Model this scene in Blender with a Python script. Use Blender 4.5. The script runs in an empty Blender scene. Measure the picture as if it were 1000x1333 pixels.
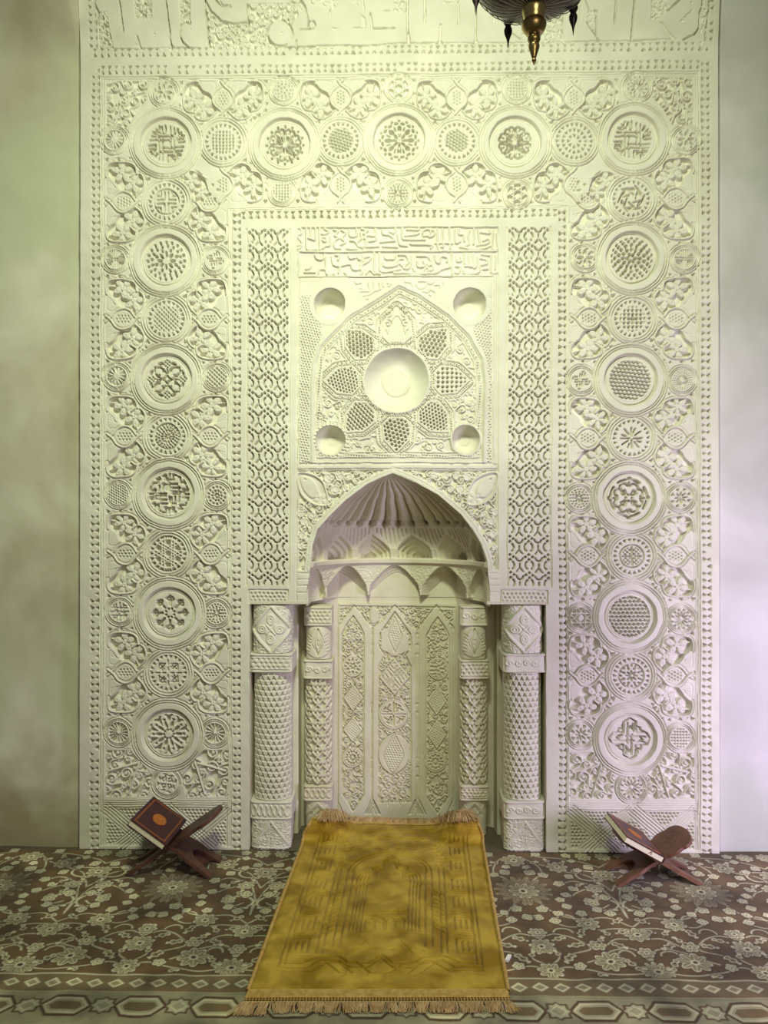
import bpy, bmesh, math, random
import numpy as np
random.seed(5)
PI = math.pi
SC = bpy.context.scene
COL = SC.collection

# ------------------------------------------------------------------ camera
F = 1000.0; D = 3.34; HC = 1.46; K = F / D; UC = 517.5; VC = 670.0
PSI = math.radians(1.0); PIT = math.radians(0.2)
cam_d = bpy.data.cameras.new('camera'); cam = bpy.data.objects.new('camera', cam_d); COL.objects.link(cam)
cam_d.sensor_fit = 'HORIZONTAL'; cam_d.sensor_width = 36.0; cam_d.lens = 36.0
cam_d.clip_start = 0.05; cam_d.clip_end = 50
cam.location = (0, -D, HC); cam.rotation_euler = (PI / 2 + PIT, 0, PSI)
SC.camera = cam
_a = PI / 2 + PIT
_Rx = np.array([[1, 0, 0], [0, math.cos(_a), -math.sin(_a)], [0, math.sin(_a), math.cos(_a)]])
_Rz = np.array([[math.cos(PSI), -math.sin(PSI), 0], [math.sin(PSI), math.cos(PSI), 0], [0, 0, 1]])
RM = _Rz @ _Rx
def ray(u, v):
    u = np.asarray(u, float); v = np.asarray(v, float)
    d = np.stack([(u - 500) / F, -(v - 666.5) / F, -np.ones_like(u)], -1)
    return d @ RM.T
def on_y(u, v, y0=0.0):
    """where the line of sight of a measured photo point meets the vertical plane y = y0"""
    d = ray(u, v); t = (y0 + D) / d[..., 1]
    return d[..., 0] * t, HC + d[..., 2] * t
def on_floor(u, v, z0=0.0):
    d = ray(u, v); t = (z0 - HC) / d[..., 2]
    return float(d[..., 0] * t), float(-D + d[..., 1] * t)
def T(u, v):
    """photo point -> wall drawing coordinates (1 unit = 1/K metre, on the plane y = 0)"""
    x, z = on_y(u, v)
    return float(UC + x * K), float(VC - (z - HC) * K)
def TP(pts): return [T(a, b) for a, b in pts]
def wx(U): return (U - UC) / K
def wz(V): return HC - (V - VC) / K

# ------------------------------------------------------------------ object helpers
def tag(o, label=None, cat=None, group=None, kind=None):
    if label: o['label'] = label
    if cat: o['category'] = cat
    if group: o['group'] = group
    if kind: o['kind'] = kind
    return o
def empty(name, loc=(0, 0, 0), label=None, cat=None, group=None):
    o = bpy.data.objects.new(name, None); COL.objects.link(o); o.location = loc
    o.empty_display_size = .05
    return tag(o, label, cat, group)
def link(me, name, mat, parent=None):
    o = bpy.data.objects.new(name, me); COL.objects.link(o)
    if mat: me.materials.append(mat)
    if parent:
        o.parent = parent
        o.matrix_parent_inverse = parent.matrix_basis.inverted() if False else o.matrix_parent_inverse
        o.location = (-parent.location[0], -parent.location[1], -parent.location[2])
    return o
def npmesh(name, V, Q, smooth=True, col=None):
    me = bpy.data.meshes.new(name)
    V = np.ascontiguousarray(V, dtype=np.float32); Q = np.ascontiguousarray(Q, dtype=np.int32)
    k = Q.shape[1]
    me.vertices.add(len(V)); me.vertices.foreach_set('co', V.ravel())
    me.loops.add(Q.size); me.loops.foreach_set('vertex_index', Q.ravel())
    me.polygons.add(len(Q)); me.polygons.foreach_set('loop_start', np.arange(0, Q.size, k, dtype=np.int32))
    me.polygons.foreach_set('use_smooth', np.full(len(Q), smooth, dtype=bool))
    me.update(calc_edges=True)
    if col is not None:
        a = me.color_attributes.new('col', 'FLOAT_COLOR', 'POINT')
        c = np.ones((len(V), 4), np.float32); c[:, :3] = col
        a.data.foreach_set('color', c.ravel())
    return me
def grid_quads(nr, nc, wrap=False):
    i = np.arange(nr - 1)[:, None]; j = np.arange(nc if wrap else nc - 1)[None, :]
    j2 = (j + 1) % nc
    return np.stack([i * nc + j, (i + 1) * nc + j, (i + 1) * nc + j2, i * nc + j2], -1).reshape(-1, 4)
def sub_mesh(name, V, Q, mat, parent=None, col=None, smooth=True):
    used = np.zeros(len(V), bool); used[Q.ravel()] = True
    mp = np.cumsum(used) - 1
    return link(npmesh(name, V[used], mp[Q], smooth, None if col is None else col[used]), name, mat, parent)
def bm_obj(name, bm, mat, parent=None, smooth=False):
    me = bpy.data.meshes.new(name); bmesh.ops.recalc_face_normals(bm, faces=bm.faces); bm.to_mesh(me); bm.free()
    if smooth: me.polygons.foreach_set('use_smooth', [True] * len(me.polygons))
    return link(me, name, mat, parent)

# ------------------------------------------------------------------ materials
def mat(name, c1, c2=None, scale=4.0, rough=.8, detail=5, lo=.35, hi=.65, bump=0.0, bscale=60, metal=0, sheen=0, attr=False, c3=None, spec=.3, coat=0, low_brown=None):
    m = bpy.data.materials.new(name); m.use_nodes = True; nt = m.node_tree; N = nt.nodes; L = nt.links
    b = N['Principled BSDF']; b.inputs['Roughness'].default_value = rough; b.inputs['Metallic'].default_value = metal
    b.inputs['Specular IOR Level'].default_value = spec
    if sheen:
        b.inputs['Sheen Weight'].default_value = sheen; b.inputs['Sheen Roughness'].default_value = .35
    if coat: b.inputs['Coat Weight'].default_value = coat; b.inputs['Coat Roughness'].default_value = .25
    tc = N.new('ShaderNodeTexCoord')
    def noise(s, d, loc=(0, 0, 0), dist=0):
        mp = N.new('ShaderNodeMapping'); mp.inputs['Location'].default_value = loc
        n = N.new('ShaderNodeTexNoise'); n.inputs['Scale'].default_value = s; n.inputs['Detail'].default_value = d
        n.inputs['Distortion'].default_value = dist
        L.new(tc.outputs['Object'], mp.inputs['Vector']); L.new(mp.outputs[0], n.inputs['Vector']); return n.outputs['Fac']
    def ramp(src, lo, hi, a, c):
        r = N.new('ShaderNodeValToRGB'); r.color_ramp.elements[0].position = lo; r.color_ramp.elements[1].position = hi
        r.color_ramp.elements[0].color = (*a, 1); r.color_ramp.elements[1].color = (*c, 1); L.new(src, r.inputs[0]); return r.outputs[0]
    def mix(f, a, c, mode='MIX'):
        x = N.new('ShaderNodeMix'); x.data_type = 'RGBA'; x.blend_type = mode
        if isinstance(f, float): x.inputs[0].default_value = f
        else: L.new(f, x.inputs[0])
        L.new(a, x.inputs[6]); L.new(c, x.inputs[7]); return x.outputs[2]
    out = None
    if c2 is not None: out = ramp(noise(scale, detail, dist=.4), lo, hi, c1, c2)
    if c3 is not None:
        f = ramp(noise(scale * .45, 3, (7, 3, 1), 1.0), .52, .66, (0, 0, 0), (1, 1, 1))
        rgb = N.new('ShaderNodeRGB'); rgb.outputs[0].default_value = (*c3, 1)
        out = mix(f, out, rgb.outputs[0])
    if low_brown:  # patchy brown mixed in, stronger towards the floor
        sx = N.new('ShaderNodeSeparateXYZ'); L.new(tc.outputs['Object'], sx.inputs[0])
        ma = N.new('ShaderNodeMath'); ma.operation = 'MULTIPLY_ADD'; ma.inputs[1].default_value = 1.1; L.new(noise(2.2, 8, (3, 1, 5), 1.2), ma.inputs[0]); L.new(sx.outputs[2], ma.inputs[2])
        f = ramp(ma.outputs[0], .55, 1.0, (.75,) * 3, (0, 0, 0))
        rgb = N.new('ShaderNodeRGB'); rgb.outputs[0].default_value = (*low_brown, 1); out = mix(f, out, rgb.outputs[0])
    if attr:
        at = N.new('ShaderNodeAttribute'); at.attribute_name = 'col'
        out = at.outputs['Color'] if out is None else mix(1.0, at.outputs['Color'], out, 'MULTIPLY')
    if out is not None: L.new(out, b.inputs['Base Color'])
    else: b.inputs['Base Color'].default_value = (*c1, 1)
    if bump:
        bp = N.new('ShaderNodeBump'); bp.inputs['Strength'].default_value = bump; bp.inputs['Distance'].default_value = .004
        L.new(noise(bscale, 6), bp.inputs['Height']); L.new(bp.outputs[0], b.inputs['Normal'])
    return m
M = {}
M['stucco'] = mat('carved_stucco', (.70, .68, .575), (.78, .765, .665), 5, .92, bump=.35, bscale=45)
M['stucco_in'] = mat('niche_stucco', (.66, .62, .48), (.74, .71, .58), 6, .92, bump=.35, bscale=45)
M['plaster_l'] = mat('aged_plaster_green', (.52, .48, .35), (.80, .80, .66), 1.6, .9, 12, .36, .64, bump=.25, bscale=18, c3=(.62, .65, .47), low_brown=(.31, .235, .13))
M['plaster_r'] = mat('aged_plaster_grey', (.52, .52, .48), (.66, .65, .64), 1.9, .9, 12, .38, .62, bump=.25, bscale=18, c3=(.52, .56, .48))
M['floor'] = mat('floor_dark', (.12, .10, .07), (.16, .13, .09), 6)
M['carpet'] = mat('carpet_pile', (.66, .66, .62), (1.25, 1.2, 1.05), 7, .95, 4, .36, .66, attr=True, bump=.6, bscale=500, sheen=.25, spec=.1)
M['velvet'] = mat('gold_velvet', (.28, .168, .005), (.55, .375, .05), 9, .75, 6, .38, .62, sheen=.2, bump=.3, bscale=900, spec=.2)
M['binding'] = mat('gold_binding', (.42, .27, .07), (.58, .40, .14), 60, .8)
M['fringe'] = mat('fringe_thread', (.46, .29, .13), (.66, .47, .25), 40, .75, sheen=.2)
M['wood'] = mat('dark_walnut', (.062, .027, .02), (.12, .052, .036), 14, .5, bump=.2, bscale=60, spec=.4)
M['wood_r'] = mat('brown_walnut', (.13, .058, .033), (.21, .10, .06), 14, .5, bump=.2, bscale=60, spec=.4)
M['wood_dot'] = mat('burnt_dots', (.035, .015, .01))
M['cover'] = mat('maroon_cover', (.045, .006, .014), (.058, .009, .018), 30, .42, spec=.5, coat=.15)
M['gilt'] = mat('gilt_print', (.50, .16, .03), (.62, .24, .06), 80, .45, metal=.3)
M['pages'] = mat('page_edges', (.80, .74, .55), (.84, .79, .62), 200, .9)
M['mark'] = mat('brown_mark', (.25, .15, .08))
M['brass'] = mat('aged_brass', (.30, .20, .08), (.55, .42, .20), 30, .32, metal=.9)
M['brass_l'] = mat('bright_brass', (.72, .58, .28), (.8, .66, .36), 30, .25, metal=.9)
M['bronze'] = mat('dark_bronze', (.05, .04, .045), (.11, .085, .085), 30, .35, metal=.7)
M['silver'] = mat('silver_inlay', (.42, .41, .34), (.55, .53, .45), 30, .4, metal=.6)
M['paper'] = mat('white_paper', (.85, .85, .80))

# ------------------------------------------------------------------ relief drawing
def vnoise(U, V, s, seed):
    r = np.random.RandomState(seed); G = r.rand(64, 64) * 2 - 1
    x = U / s + 13.7; y = V / s + 5.1
    xi = np.floor(x).astype(int); yi = np.floor(y).astype(int); fx = x - xi; fy = y - yi
    fx = fx * fx * fx * (fx * (fx * 6 - 15) + 10); fy = fy * fy * fy * (fy * (fy * 6 - 15) + 10)
    g = lambda a, b: G[b % 64, a % 64]
    return (g(xi, yi) * (1 - fx) + g(xi + 1, yi) * fx) * (1 - fy) + (g(xi, yi + 1) * (1 - fx) + g(xi + 1, yi + 1) * fx) * fy
def cl(a): return np.clip(a, 0, 1)
def sm(d, s=1.0): return cl(.5 - d / s)
def sst(a, b, x):
    t = cl((x - a) / (b - a)); return t * t * (3 - 2 * t)
def dseg(x, y, pts):
    best = None
    for (ax, ay), (bx, by) in zip(pts[:-1], pts[1:]):
        dx, dy = bx - ax, by - ay; l2 = dx * dx + dy * dy + 1e-9
        t = cl(((x - ax) * dx + (y - ay) * dy) / l2)
        d = (x - ax - t * dx) ** 2 + (y - ay - t * dy) ** 2
        best = d if best is None else np.minimum(best, d)
    return np.sqrt(best)
def dpoly(x, y, pts):
    P = list(pts) + [pts[0]]
    d = dseg(x, y, P); ins = np.zeros(x.shape, bool)
    for (ax, ay), (bx, by) in zip(P[:-1], P[1:]):
        if ay == by: continue
        ins ^= ((ay > y) != (by > y)) & (x < (bx - ax) * (y - ay) / (by - ay) + ax)
    return np.where(ins, -d, d)
def crom(P, n=6, closed=False):
    P = [np.array(p, float) for p in P]
    Q = ([P[-1]] + P + [P[0], P[1]]) if closed else ([2 * P[0] - P[1]] + P + [2 * P[-1] - P[-2]])
    out = []
    for i in range(1, len(Q) - 2):
        for k in range(n):
            t = k / n
            out.append(tuple(.5 * ((2 * Q[i]) + (-Q[i - 1] + Q[i + 1]) * t + (2 * Q[i - 1] - 5 * Q[i] + 4 * Q[i + 1] - Q[i + 2]) * t * t + (-Q[i - 1] + 3 * Q[i] - 3 * Q[i + 1] + Q[i + 2]) * t ** 3)))
    out.append(tuple(Q[-2])); return out
def arc(cx, cy, r, a0, a1, n=12, ry=None):
    ry = r if ry is None else ry
    return [(cx + r * math.cos(math.radians(a0 + (a1 - a0) * i / n)), cy + ry * math.sin(math.radians(a0 + (a1 - a0) * i / n))) for i in range(n + 1)]
def spiral(cx, cy, r, a0=0, turns=1.3, sg=1, n=22, r1=.25):
    return [(cx + r * (1 - (1 - r1) * i / n) * math.cos(math.radians(a0) + sg * 2 * PI * turns * i / n), cy + r * (1 - (1 - r1) * i / n) * math.sin(math.radians(a0) + sg * 2 * PI * turns * i / n)) for i in range(n + 1)]

class Cv:
    def __init__(s, u0, v0, u1, v1, st, warp=.45, seed=1):
        s.nu = int(round((u1 - u0) / st)) + 1; s.nv = int(round((v1 - v0) / st)) + 1
        s.u = np.linspace(u0, u1, s.nu); s.v = np.linspace(v0, v1, s.nv)
        s.U, s.V = np.meshgrid(s.u, s.v)
        s.x = s.U + warp * (vnoise(s.U, s.V, 9, seed) + 1.6 * vnoise(s.U, s.V, 47, seed + 1))
        s.y = s.V + warp * (vnoise(s.U, s.V, 9, seed + 2) + 1.6 * vnoise(s.U, s.V, 47, seed + 3))
        s.H = np.zeros(s.U.shape); s.L = np.zeros(s.U.shape, np.int32); s.names = {}
    def w(s, u0, v0, u1, v1, pad=3):
        a = slice(max(0, np.searchsorted(s.v, v0 - pad)), max(0, np.searchsorted(s.v, v1 + pad)))
        b = slice(max(0, np.searchsorted(s.u, u0 - pad)), max(0, np.searchsorted(s.u, u1 + pad)))
        return (a, b), s.x[a, b], s.y[a, b]
    def bb(s, pts, pad=4):
        xs = [p[0] for p in pts]; ys = [p[1] for p in pts]
        return s.w(min(xs), min(ys), max(xs), max(ys), pad)
    def paint(s, sl, d, h, soft=1.3):
        if d.size:
            m = sm(d, soft); s.H[sl] = s.H[sl] * (1 - m) + h * m
    def line(s, pts, w=2.2, h=0., soft=1.4, ridge=0):       # raised strand
        sl, x, y = s.bb(pts, w + 3)
        if not x.size: return
        d = dseg(x, y, pts) - w / 2
        m = sm(d, soft); hh = h + ridge * cl(-d / (w / 2))
        s.H[sl] = s.H[sl] * (1 - m) + hh * m
    def strand(s, pts, w=2.3, h=.2, ridge=.5):            # raised stem with an incised outline
        sl, x, y = s.bb(pts, w + 4)
        if not x.size: return
        d = dseg(x, y, pts); m0 = sm(d - w / 2 - 1.3, 1.2)
        s.H[sl] = s.H[sl] * (1 - m0) + np.minimum(s.H[sl], -3.6) * m0
        m = sm(d - w / 2, 1.2); s.H[sl] = s.H[sl] * (1 - m) + (h + ridge * cl(1 - d / (w / 2))) * m
    def groove(s, pts, w=1.2, dep=2., soft=1.0):
        dep *= 1.55
        sl, x, y = s.bb(pts, w + 3)
        if x.size: s.H[sl] -= dep * sm(dseg(x, y, pts) - w / 2, soft)
    def poly(s, pts, h, soft=1.3):
        sl, x, y = s.bb(pts)
        if x.size: s.paint(sl, dpoly(x, y, pts), h, soft)
    def dig(s, pts, dep, soft=1.3):
        sl, x, y = s.bb(pts)
        if x.size: s.H[sl] -= dep * sm(dpoly(x, y, pts), soft)
    def disc(s, cx, cy, r, h, soft=1.3, ry=None):
        ry = ry or r
        sl, x, y = s.w(cx - r, cy - ry, cx + r, cy + ry, 4)
        if x.size: s.paint(sl, (np.hypot((x - cx) / r, (y - cy) / ry) - 1) * min(r, ry), h, soft)
    def dot(s, cx, cy, r, dep, soft=1.2):
        sl, x, y = s.w(cx - r, cy - r, cx + r, cy + r, 3)
        if x.size: s.H[sl] -= dep * sm(np.hypot(x - cx, y - cy) - r, soft)
    def dots(s, P, r, dep):
        for a, b in P: s.dot(a, b, r, dep)
    def fill_holes(s, pts, fn, dep, inset=1.5):
        """openwork fn(x,y)->mask inside the polygon"""
        sl, x, y = s.bb(pts)
        if x.size: s.H[sl] -= dep * fn(x, y) * sm(dpoly(x, y, pts) + inset, 1.5)
    def mark(s, mask_sl, mask, k): s.L[mask_sl][mask] = k

# openwork patterns: mask in px about a centre
def fold(x, y, n, ph=0.):
    r = np.hypot(x, y); a = np.arctan2(y, x) - ph; w = 2 * PI / n
    a = (a + w / 2) % w - w / 2
    return r * np.cos(a), r * np.sin(a)
def R_ell(x, y, n, rc, ra, rb, ph=0.):
    xf, yf = fold(x, y, n, ph); return sm((np.hypot((xf - rc) / ra, yf / rb) - 1) * min(ra, rb), .9)
def R_tri(x, y, n, r0, r1, hw, ph=0., out=True):
    xf, yf = fold(x, y, n, ph); t = (xf - r0) / (r1 - r0)
    d = np.maximum(np.abs(t - .5) * (r1 - r0) - (r1 - r0) / 2, np.abs(yf) - hw * (t if out else 1 - t))
    return sm(d, 1.1)
def R_bars(x, y, segs, w, n=4):
    best = None
    for k in range(n):
        c, s_ = math.cos(2 * PI * k / n), math.sin(2 * PI * k / n)
        d = dseg2(x * c + y * s_, -x * s_ + y * c, segs); best = d if best is None else np.minimum(best, d)
    return sm(best - w / 2, 1.1)
def dseg2(x, y, lists):
    best = None
    for pts in lists:
        d = dseg(x, y, pts); best = d if best is None else np.minimum(best, d)
    return best
def R_straps(x, y, n, p, w, ph=0.):
    """ground left between n straight straps at distance p"""
    best = None
    for k in range(n):
        a = 2 * PI * k / n + ph; d = np.abs(x * math.cos(a) + y * math.sin(a) - p)
        best = d if best is None else np.minimum(best, d)
    return 1 - sm(best - w / 2, 1.1)
def hexc(x, y, s):
    h = s * math.sqrt(3)
    ax = (x + s / 2) % s - s / 2; ay = (y + h / 2) % h - h / 2
    bx = x % s - s / 2; by = y % h - h / 2
    m = ax * ax + ay * ay < bx * bx + by * by
    return np.where(m, ax, bx), np.where(m, ay, by)
def L_dots(s, r, rot=0., hexa=True, sh='o'):
    def f(x, y):
        c, q = math.cos(rot), math.sin(rot); a, b = x * c + y * q, -x * q + y * c
        if hexa: a, b = hexc(a, b, s)
        else: a, b = (a + s / 2) % s - s / 2, (b + s / 2) % s - s / 2
        if sh == 'o': d = np.hypot(a, b) - r
        elif sh == 'd': d = (np.abs(a) + np.abs(b) - r * 1.25) * .75
        elif sh == 'y':
            xf, yf = fold(a, b, 3, PI / 6); d = np.maximum(np.hypot(np.maximum(0, xf - r) + np.minimum(0, xf), yf) - .62, -9)
            d = np.hypot(xf - np.clip(xf, 0, r), yf) - .72
        elif sh == '+':
            xf, yf = fold(a, b, 4, 0); d = np.hypot(xf - np.clip(xf, 0, r), yf) - .55
        elif sh == 's': d = dseg(a, b, [(-r, -r * .5), (0, r * .4), (r, -r * .2)]) - .75
        return sm(d, 1.1)
    return f

def worm(x, y, s=5.5, seed=3, w=.30):
    """scroll tendrils: mask of the ground left between them"""
    n = vnoise(x, y, s, seed) + .5 * vnoise(x, y, s * .55, seed + 9)
    return 1 - sm((np.abs(((n * 2.1) % 1.0) - .5) - w) * s * .55, 1.0)

# patterns of the roundels; each gets x, y from its centre and its radius, returns the carved mask
def P_rose(*rings):
    def f(x, y, R):
        m = np.zeros(x.shape)
        for g in rings:
            if g[0] == 'r':
                m = np.maximum(m, sm(np.abs(np.hypot(x, y) - g[1] * R) - g[2] * R, 1.1)); continue
            kind, n, a, b, c = g[:5]; ph = (g[5] if len(g) > 5 else 0) * 2 * PI / n
            if kind == 'e': m = np.maximum(m, R_ell(x, y, n, a * R, b * R, c * R, ph))
            elif kind == 't': m = np.maximum(m, R_tri(x, y, n, a * R, b * R, c * R, ph, True))
            elif kind == 'i': m = np.maximum(m, R_tri(x, y, n, a * R, b * R, c * R, ph, False))
        return m
    return f
def P_lat(s, r, rot=0., hexa=True, sh='o', rim=.93):
    fn = L_dots(s, r, rot, hexa, sh)
    return lambda x, y, R: fn(x, y) * sm(np.hypot(x, y) - rim * R, 1.5)
def P_bars(segs, w=.075, rim=None, n=4):
    def f(x, y, R):
        L_ = [[(a * R, b * R) for a, b in s_] for s_ in segs]
        m = R_bars(x, y, L_, w * R, n) * sm(np.hypot(x, y) - .95 * R, 1.5)
        if rim: m = np.maximum(m, R_tri(x, y, rim, .80 * R, .95 * R, .075 * R, 0, True))
        return m
    return f
def P_star(n, p, w, ring=None, rim=.92, inner=0., ph=0., q=None):
    def f(x, y, R):
        r = np.hypot(x, y)
        m = R_straps(x, y, n, p * R, w * R, ph)
        if q: m = np.minimum(m, R_straps(x, y, n, q * R, w * R, ph))
        rr = (ring[1] - .08 if ring else rim) * R
        m = m * sm(r - rr, 1.2) * (1 - sm(r - inner * R, 1.2) if inner else 1)
        if ring: m = np.maximum(m, R_tri(x, y, ring[0], ring[1] * R, .95 * R, ring[2] * R, 0, True))
        return m
    return f
PINWHEEL = [[(.18, -.78), (.18, .22)], [(.36, -.72), (.36, .28)], [(-.06, -.85), (-.06, -.5)], [(-.25, -.8), (-.25, -.5), (-.1, -.5)],
            [(-.45, -.7), (-.45, -.45)], [(-.66, -.52), (-.45, -.45)], [(.56, -.65), (.56, -.2), (.8, -.2)], [(.7, -.5), (.7, -.36), (.85, -.36)], [(.56, -.05), (.8, -.05)]]
BASKET = [[(0, -.95), (0, -.75)], [(-.2, -.66), (.2, -.66)], [(-.33, -.44), (-.08, -.44)], [(.1, -.46), (.38, -.46)], [(.16, -.62), (.16, -.9), (.32, -.86)], [(-.16, -.64), (-.16, -.86), (-.34, -.82)],
          [(.5, -.5), (.5, -.78), (.4, -.8)], [(.12, -.28), (.5, -.28)], [(0, -.5), (0, -.14)], [(.15, -.1), (.7, -.1)], [(.62, -.24), (.9, -.24)], [(.68, -.45), (.68, -.62)], [(-.55, -.55), (-.48, -.75)]]
CROSS = [[(-.28, -.42), (-.28, -.78), (0, -.95), (.28, -.78)], [(.28, -.78), (.28, -.3), (.72, -.3)], [(-.1, -.72), (-.1, .2)], [(.16, -.7), (.16, -.36)], [(.3, -.55), (.48, -.5), (.45, -.38), (.62, -.36)], [(-.05, -.5), (.05, -.6), (.1, -.45)], [(-.28, -.42), (-.28, -.3)]]
def P_palm(x, y, R):
    m = np.zeros(x.shape)
    xf, yf = fold(x, y, 4, PI / 4); ya = np.abs(yf)
    m = np.maximum(m, sm(dseg(xf, ya, arc(.50 * R, .17 * R, .17 * R, -150, 110, 10)) - .045 * R, 1.1))
    m = np.maximum(m, sm(dseg(xf, ya, [(.2 * R, .03 * R), (.38 * R, .1 * R)]) - .05 * R, 1.1))
    m = np.maximum(m, sm(dseg(xf, ya, arc(0, 0, .84 * R, 10, 38, 8)) - .05 * R, 1.1))
    m = np.maximum(m, R_ell(x, y, 4, .62 * R, .12 * R, .05 * R)); m = np.maximum(m, R_ell(x, y, 4, .14 * R, .05 * R, .05 * R))
    m = np.maximum(m, R_ell(x, y, 4, .9 * R, .07 * R, .1 * R)); return m
def P_stars4(x, y, R):
    xf, yf = fold(x, y, 4, 0); m = np.zeros(x.shape)
    st = [(.22 * R * (1 if i % 2 == 0 else .5) * math.cos(PI * i / 4), .22 * R * (1 if i % 2 == 0 else .5) * math.sin(PI * i / 4)) for i in range(9)]
    m = np.maximum(m, sm(dseg(x, y, st) - .035 * R, 1.1))
    fn = L_dots(.13 * R, .042 * R, .7, False)
    m = np.maximum(m, fn(xf - .74 * R, yf) * sm(np.hypot(xf - .74 * R, yf) - .2 * R, 1))
    for a in (-.16, 0, .16): m = np.maximum(m, sm(dseg(xf, yf, [(.3 * R, a * .4 * R), (.48 * R, a * R)]) - .03 * R, 1.1))
    xg, yg = fold(x, y, 4, PI / 4)
    m = np.maximum(m, sm(dseg(xg, np.abs(yg), arc(.55 * R, .0, .2 * R, 20, 150, 8)) - .04 * R, 1.1))
    m = np.maximum(m, R_ell(x, y, 8, .8 * R, .06 * R, .12 * R, PI / 8)); m = np.maximum(m, R_ell(x, y, 4, .8 * R, .04 * R, .04 * R, PI / 4)); return m
def P_motif8(x, y, R):
    xf, yf = fold(x, y, 8, 0); ya = np.abs(yf)
    m = sm(dseg(xf, ya, [(.34 * R, 0), (.8 * R, 0)]) - .05 * R, 1.1)
    m = np.maximum(m, sm(dseg(xf, ya, [(.55 * R, 0), (.62 * R, .13 * R)]) - .04 * R, 1.1))
    m = np.maximum(m, sm(dseg(xf, ya, [(.7 * R, 0), (.74 * R, .1 * R), (.66 * R, .16 * R)]) - .045 * R, 1.1))
    m = np.maximum(m, R_ell(x, y, 8, .2 * R, .06 * R, .05 * R, PI / 8)); return m
def P_heart(x, y, R):
    xf, yf = fold(x, y, 8, PI / 8); ya = np.abs(yf)
    m = sm(dseg(xf, ya, arc(.62 * R, .1 * R, .12 * R, -120, 160, 9)) - .035 * R, 1.1)
    m = np.maximum(m, sm(dseg(xf, ya, [(.2 * R, .03 * R), (.45 * R, .12 * R)]) - .03 * R, 1.1))
    m = np.maximum(m, sm(dseg(xf, yf, [(.15 * R, 0), (.4 * R, 0)]) - .03 * R, 1.1)); return m * sm(np.hypot(x, y) - .93 * R, 1)
def P_wheel(n, r0=.15):
    return P_rose(('t', n, r0, .9, .9 * math.pi / n * .72))
def P_quad(x, y, R):
    m = np.maximum(sm(np.abs(np.abs(x) - .1 * R) - .03 * R, 1), sm(np.abs(np.abs(y) - .1 * R) - .03 * R, 1))
    for a in (.28, .46, .64): m = np.maximum(m, sm(np.maximum(np.abs(np.minimum(np.abs(x), np.abs(y)) - a * R) - .035 * R, .2 * R - np.minimum(np.abs(x), np.abs(y))), 1))
    return m * sm(np.hypot(x, y) - .88 * R, 1)
def P_mult(*fs):
    def f(x, y, R):
        m = None
        for q in fs:
            t = q(x, y, R); m = t if m is None else np.maximum(m, t)
        return m
    return f
RIM = ('t', 22, .80, .95, .075)
ROS8 = P_rose(('e', 8, .3, .13, .065), ('e', 8, .5, .09, .06, .5), ('e', 16, .68, .075, .05, .25), ('e', 20, .86, .07, .055))
BIG = {0: P_bars(PINWHEEL), 1: P_mult(P_heart, P_rose(('e', 16, .86, .06, .045))), 2: P_rose(('e', 8, .24, .12, .05), ('e', 8, .52, .15, .09), ('e', 8, .55, .09, .03, .5), ('e', 16, .78, .05, .09, .5), ('e', 16, .9, .05, .05)), 3: P_heart, 4: P_bars(PINWHEEL, .06),
       5: ROS8, 6: P_stars4, 7: P_bars(BASKET, .085), 8: P_motif8,
       9: P_rose(('e', 10, .22, .05, .05), ('e', 10, .46, .16, .07), ('e', 10, .72, .055, .055, 0), ('t', 10, .52, .88, .12, .5), ('e', 20, .92, .03, .05, .5)),
       10: P_rose(('e', 6, .18, .1, .07), ('e', 12, .4, .09, .07), ('e', 14, .6, .09, .075, .5), ('e', 18, .78, .07, .075), ('e', 22, .92, .04, .06, .5)),
       11: P_lat(5.4, 2.0, .1, True, 's'), 12: P_palm, 13: P_mult(P_lat(5.6, 1.5, 0, True, '+'), P_rose(('e', 24, .9, .04, .04))), 14: P_bars(CROSS, .055)}
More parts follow.
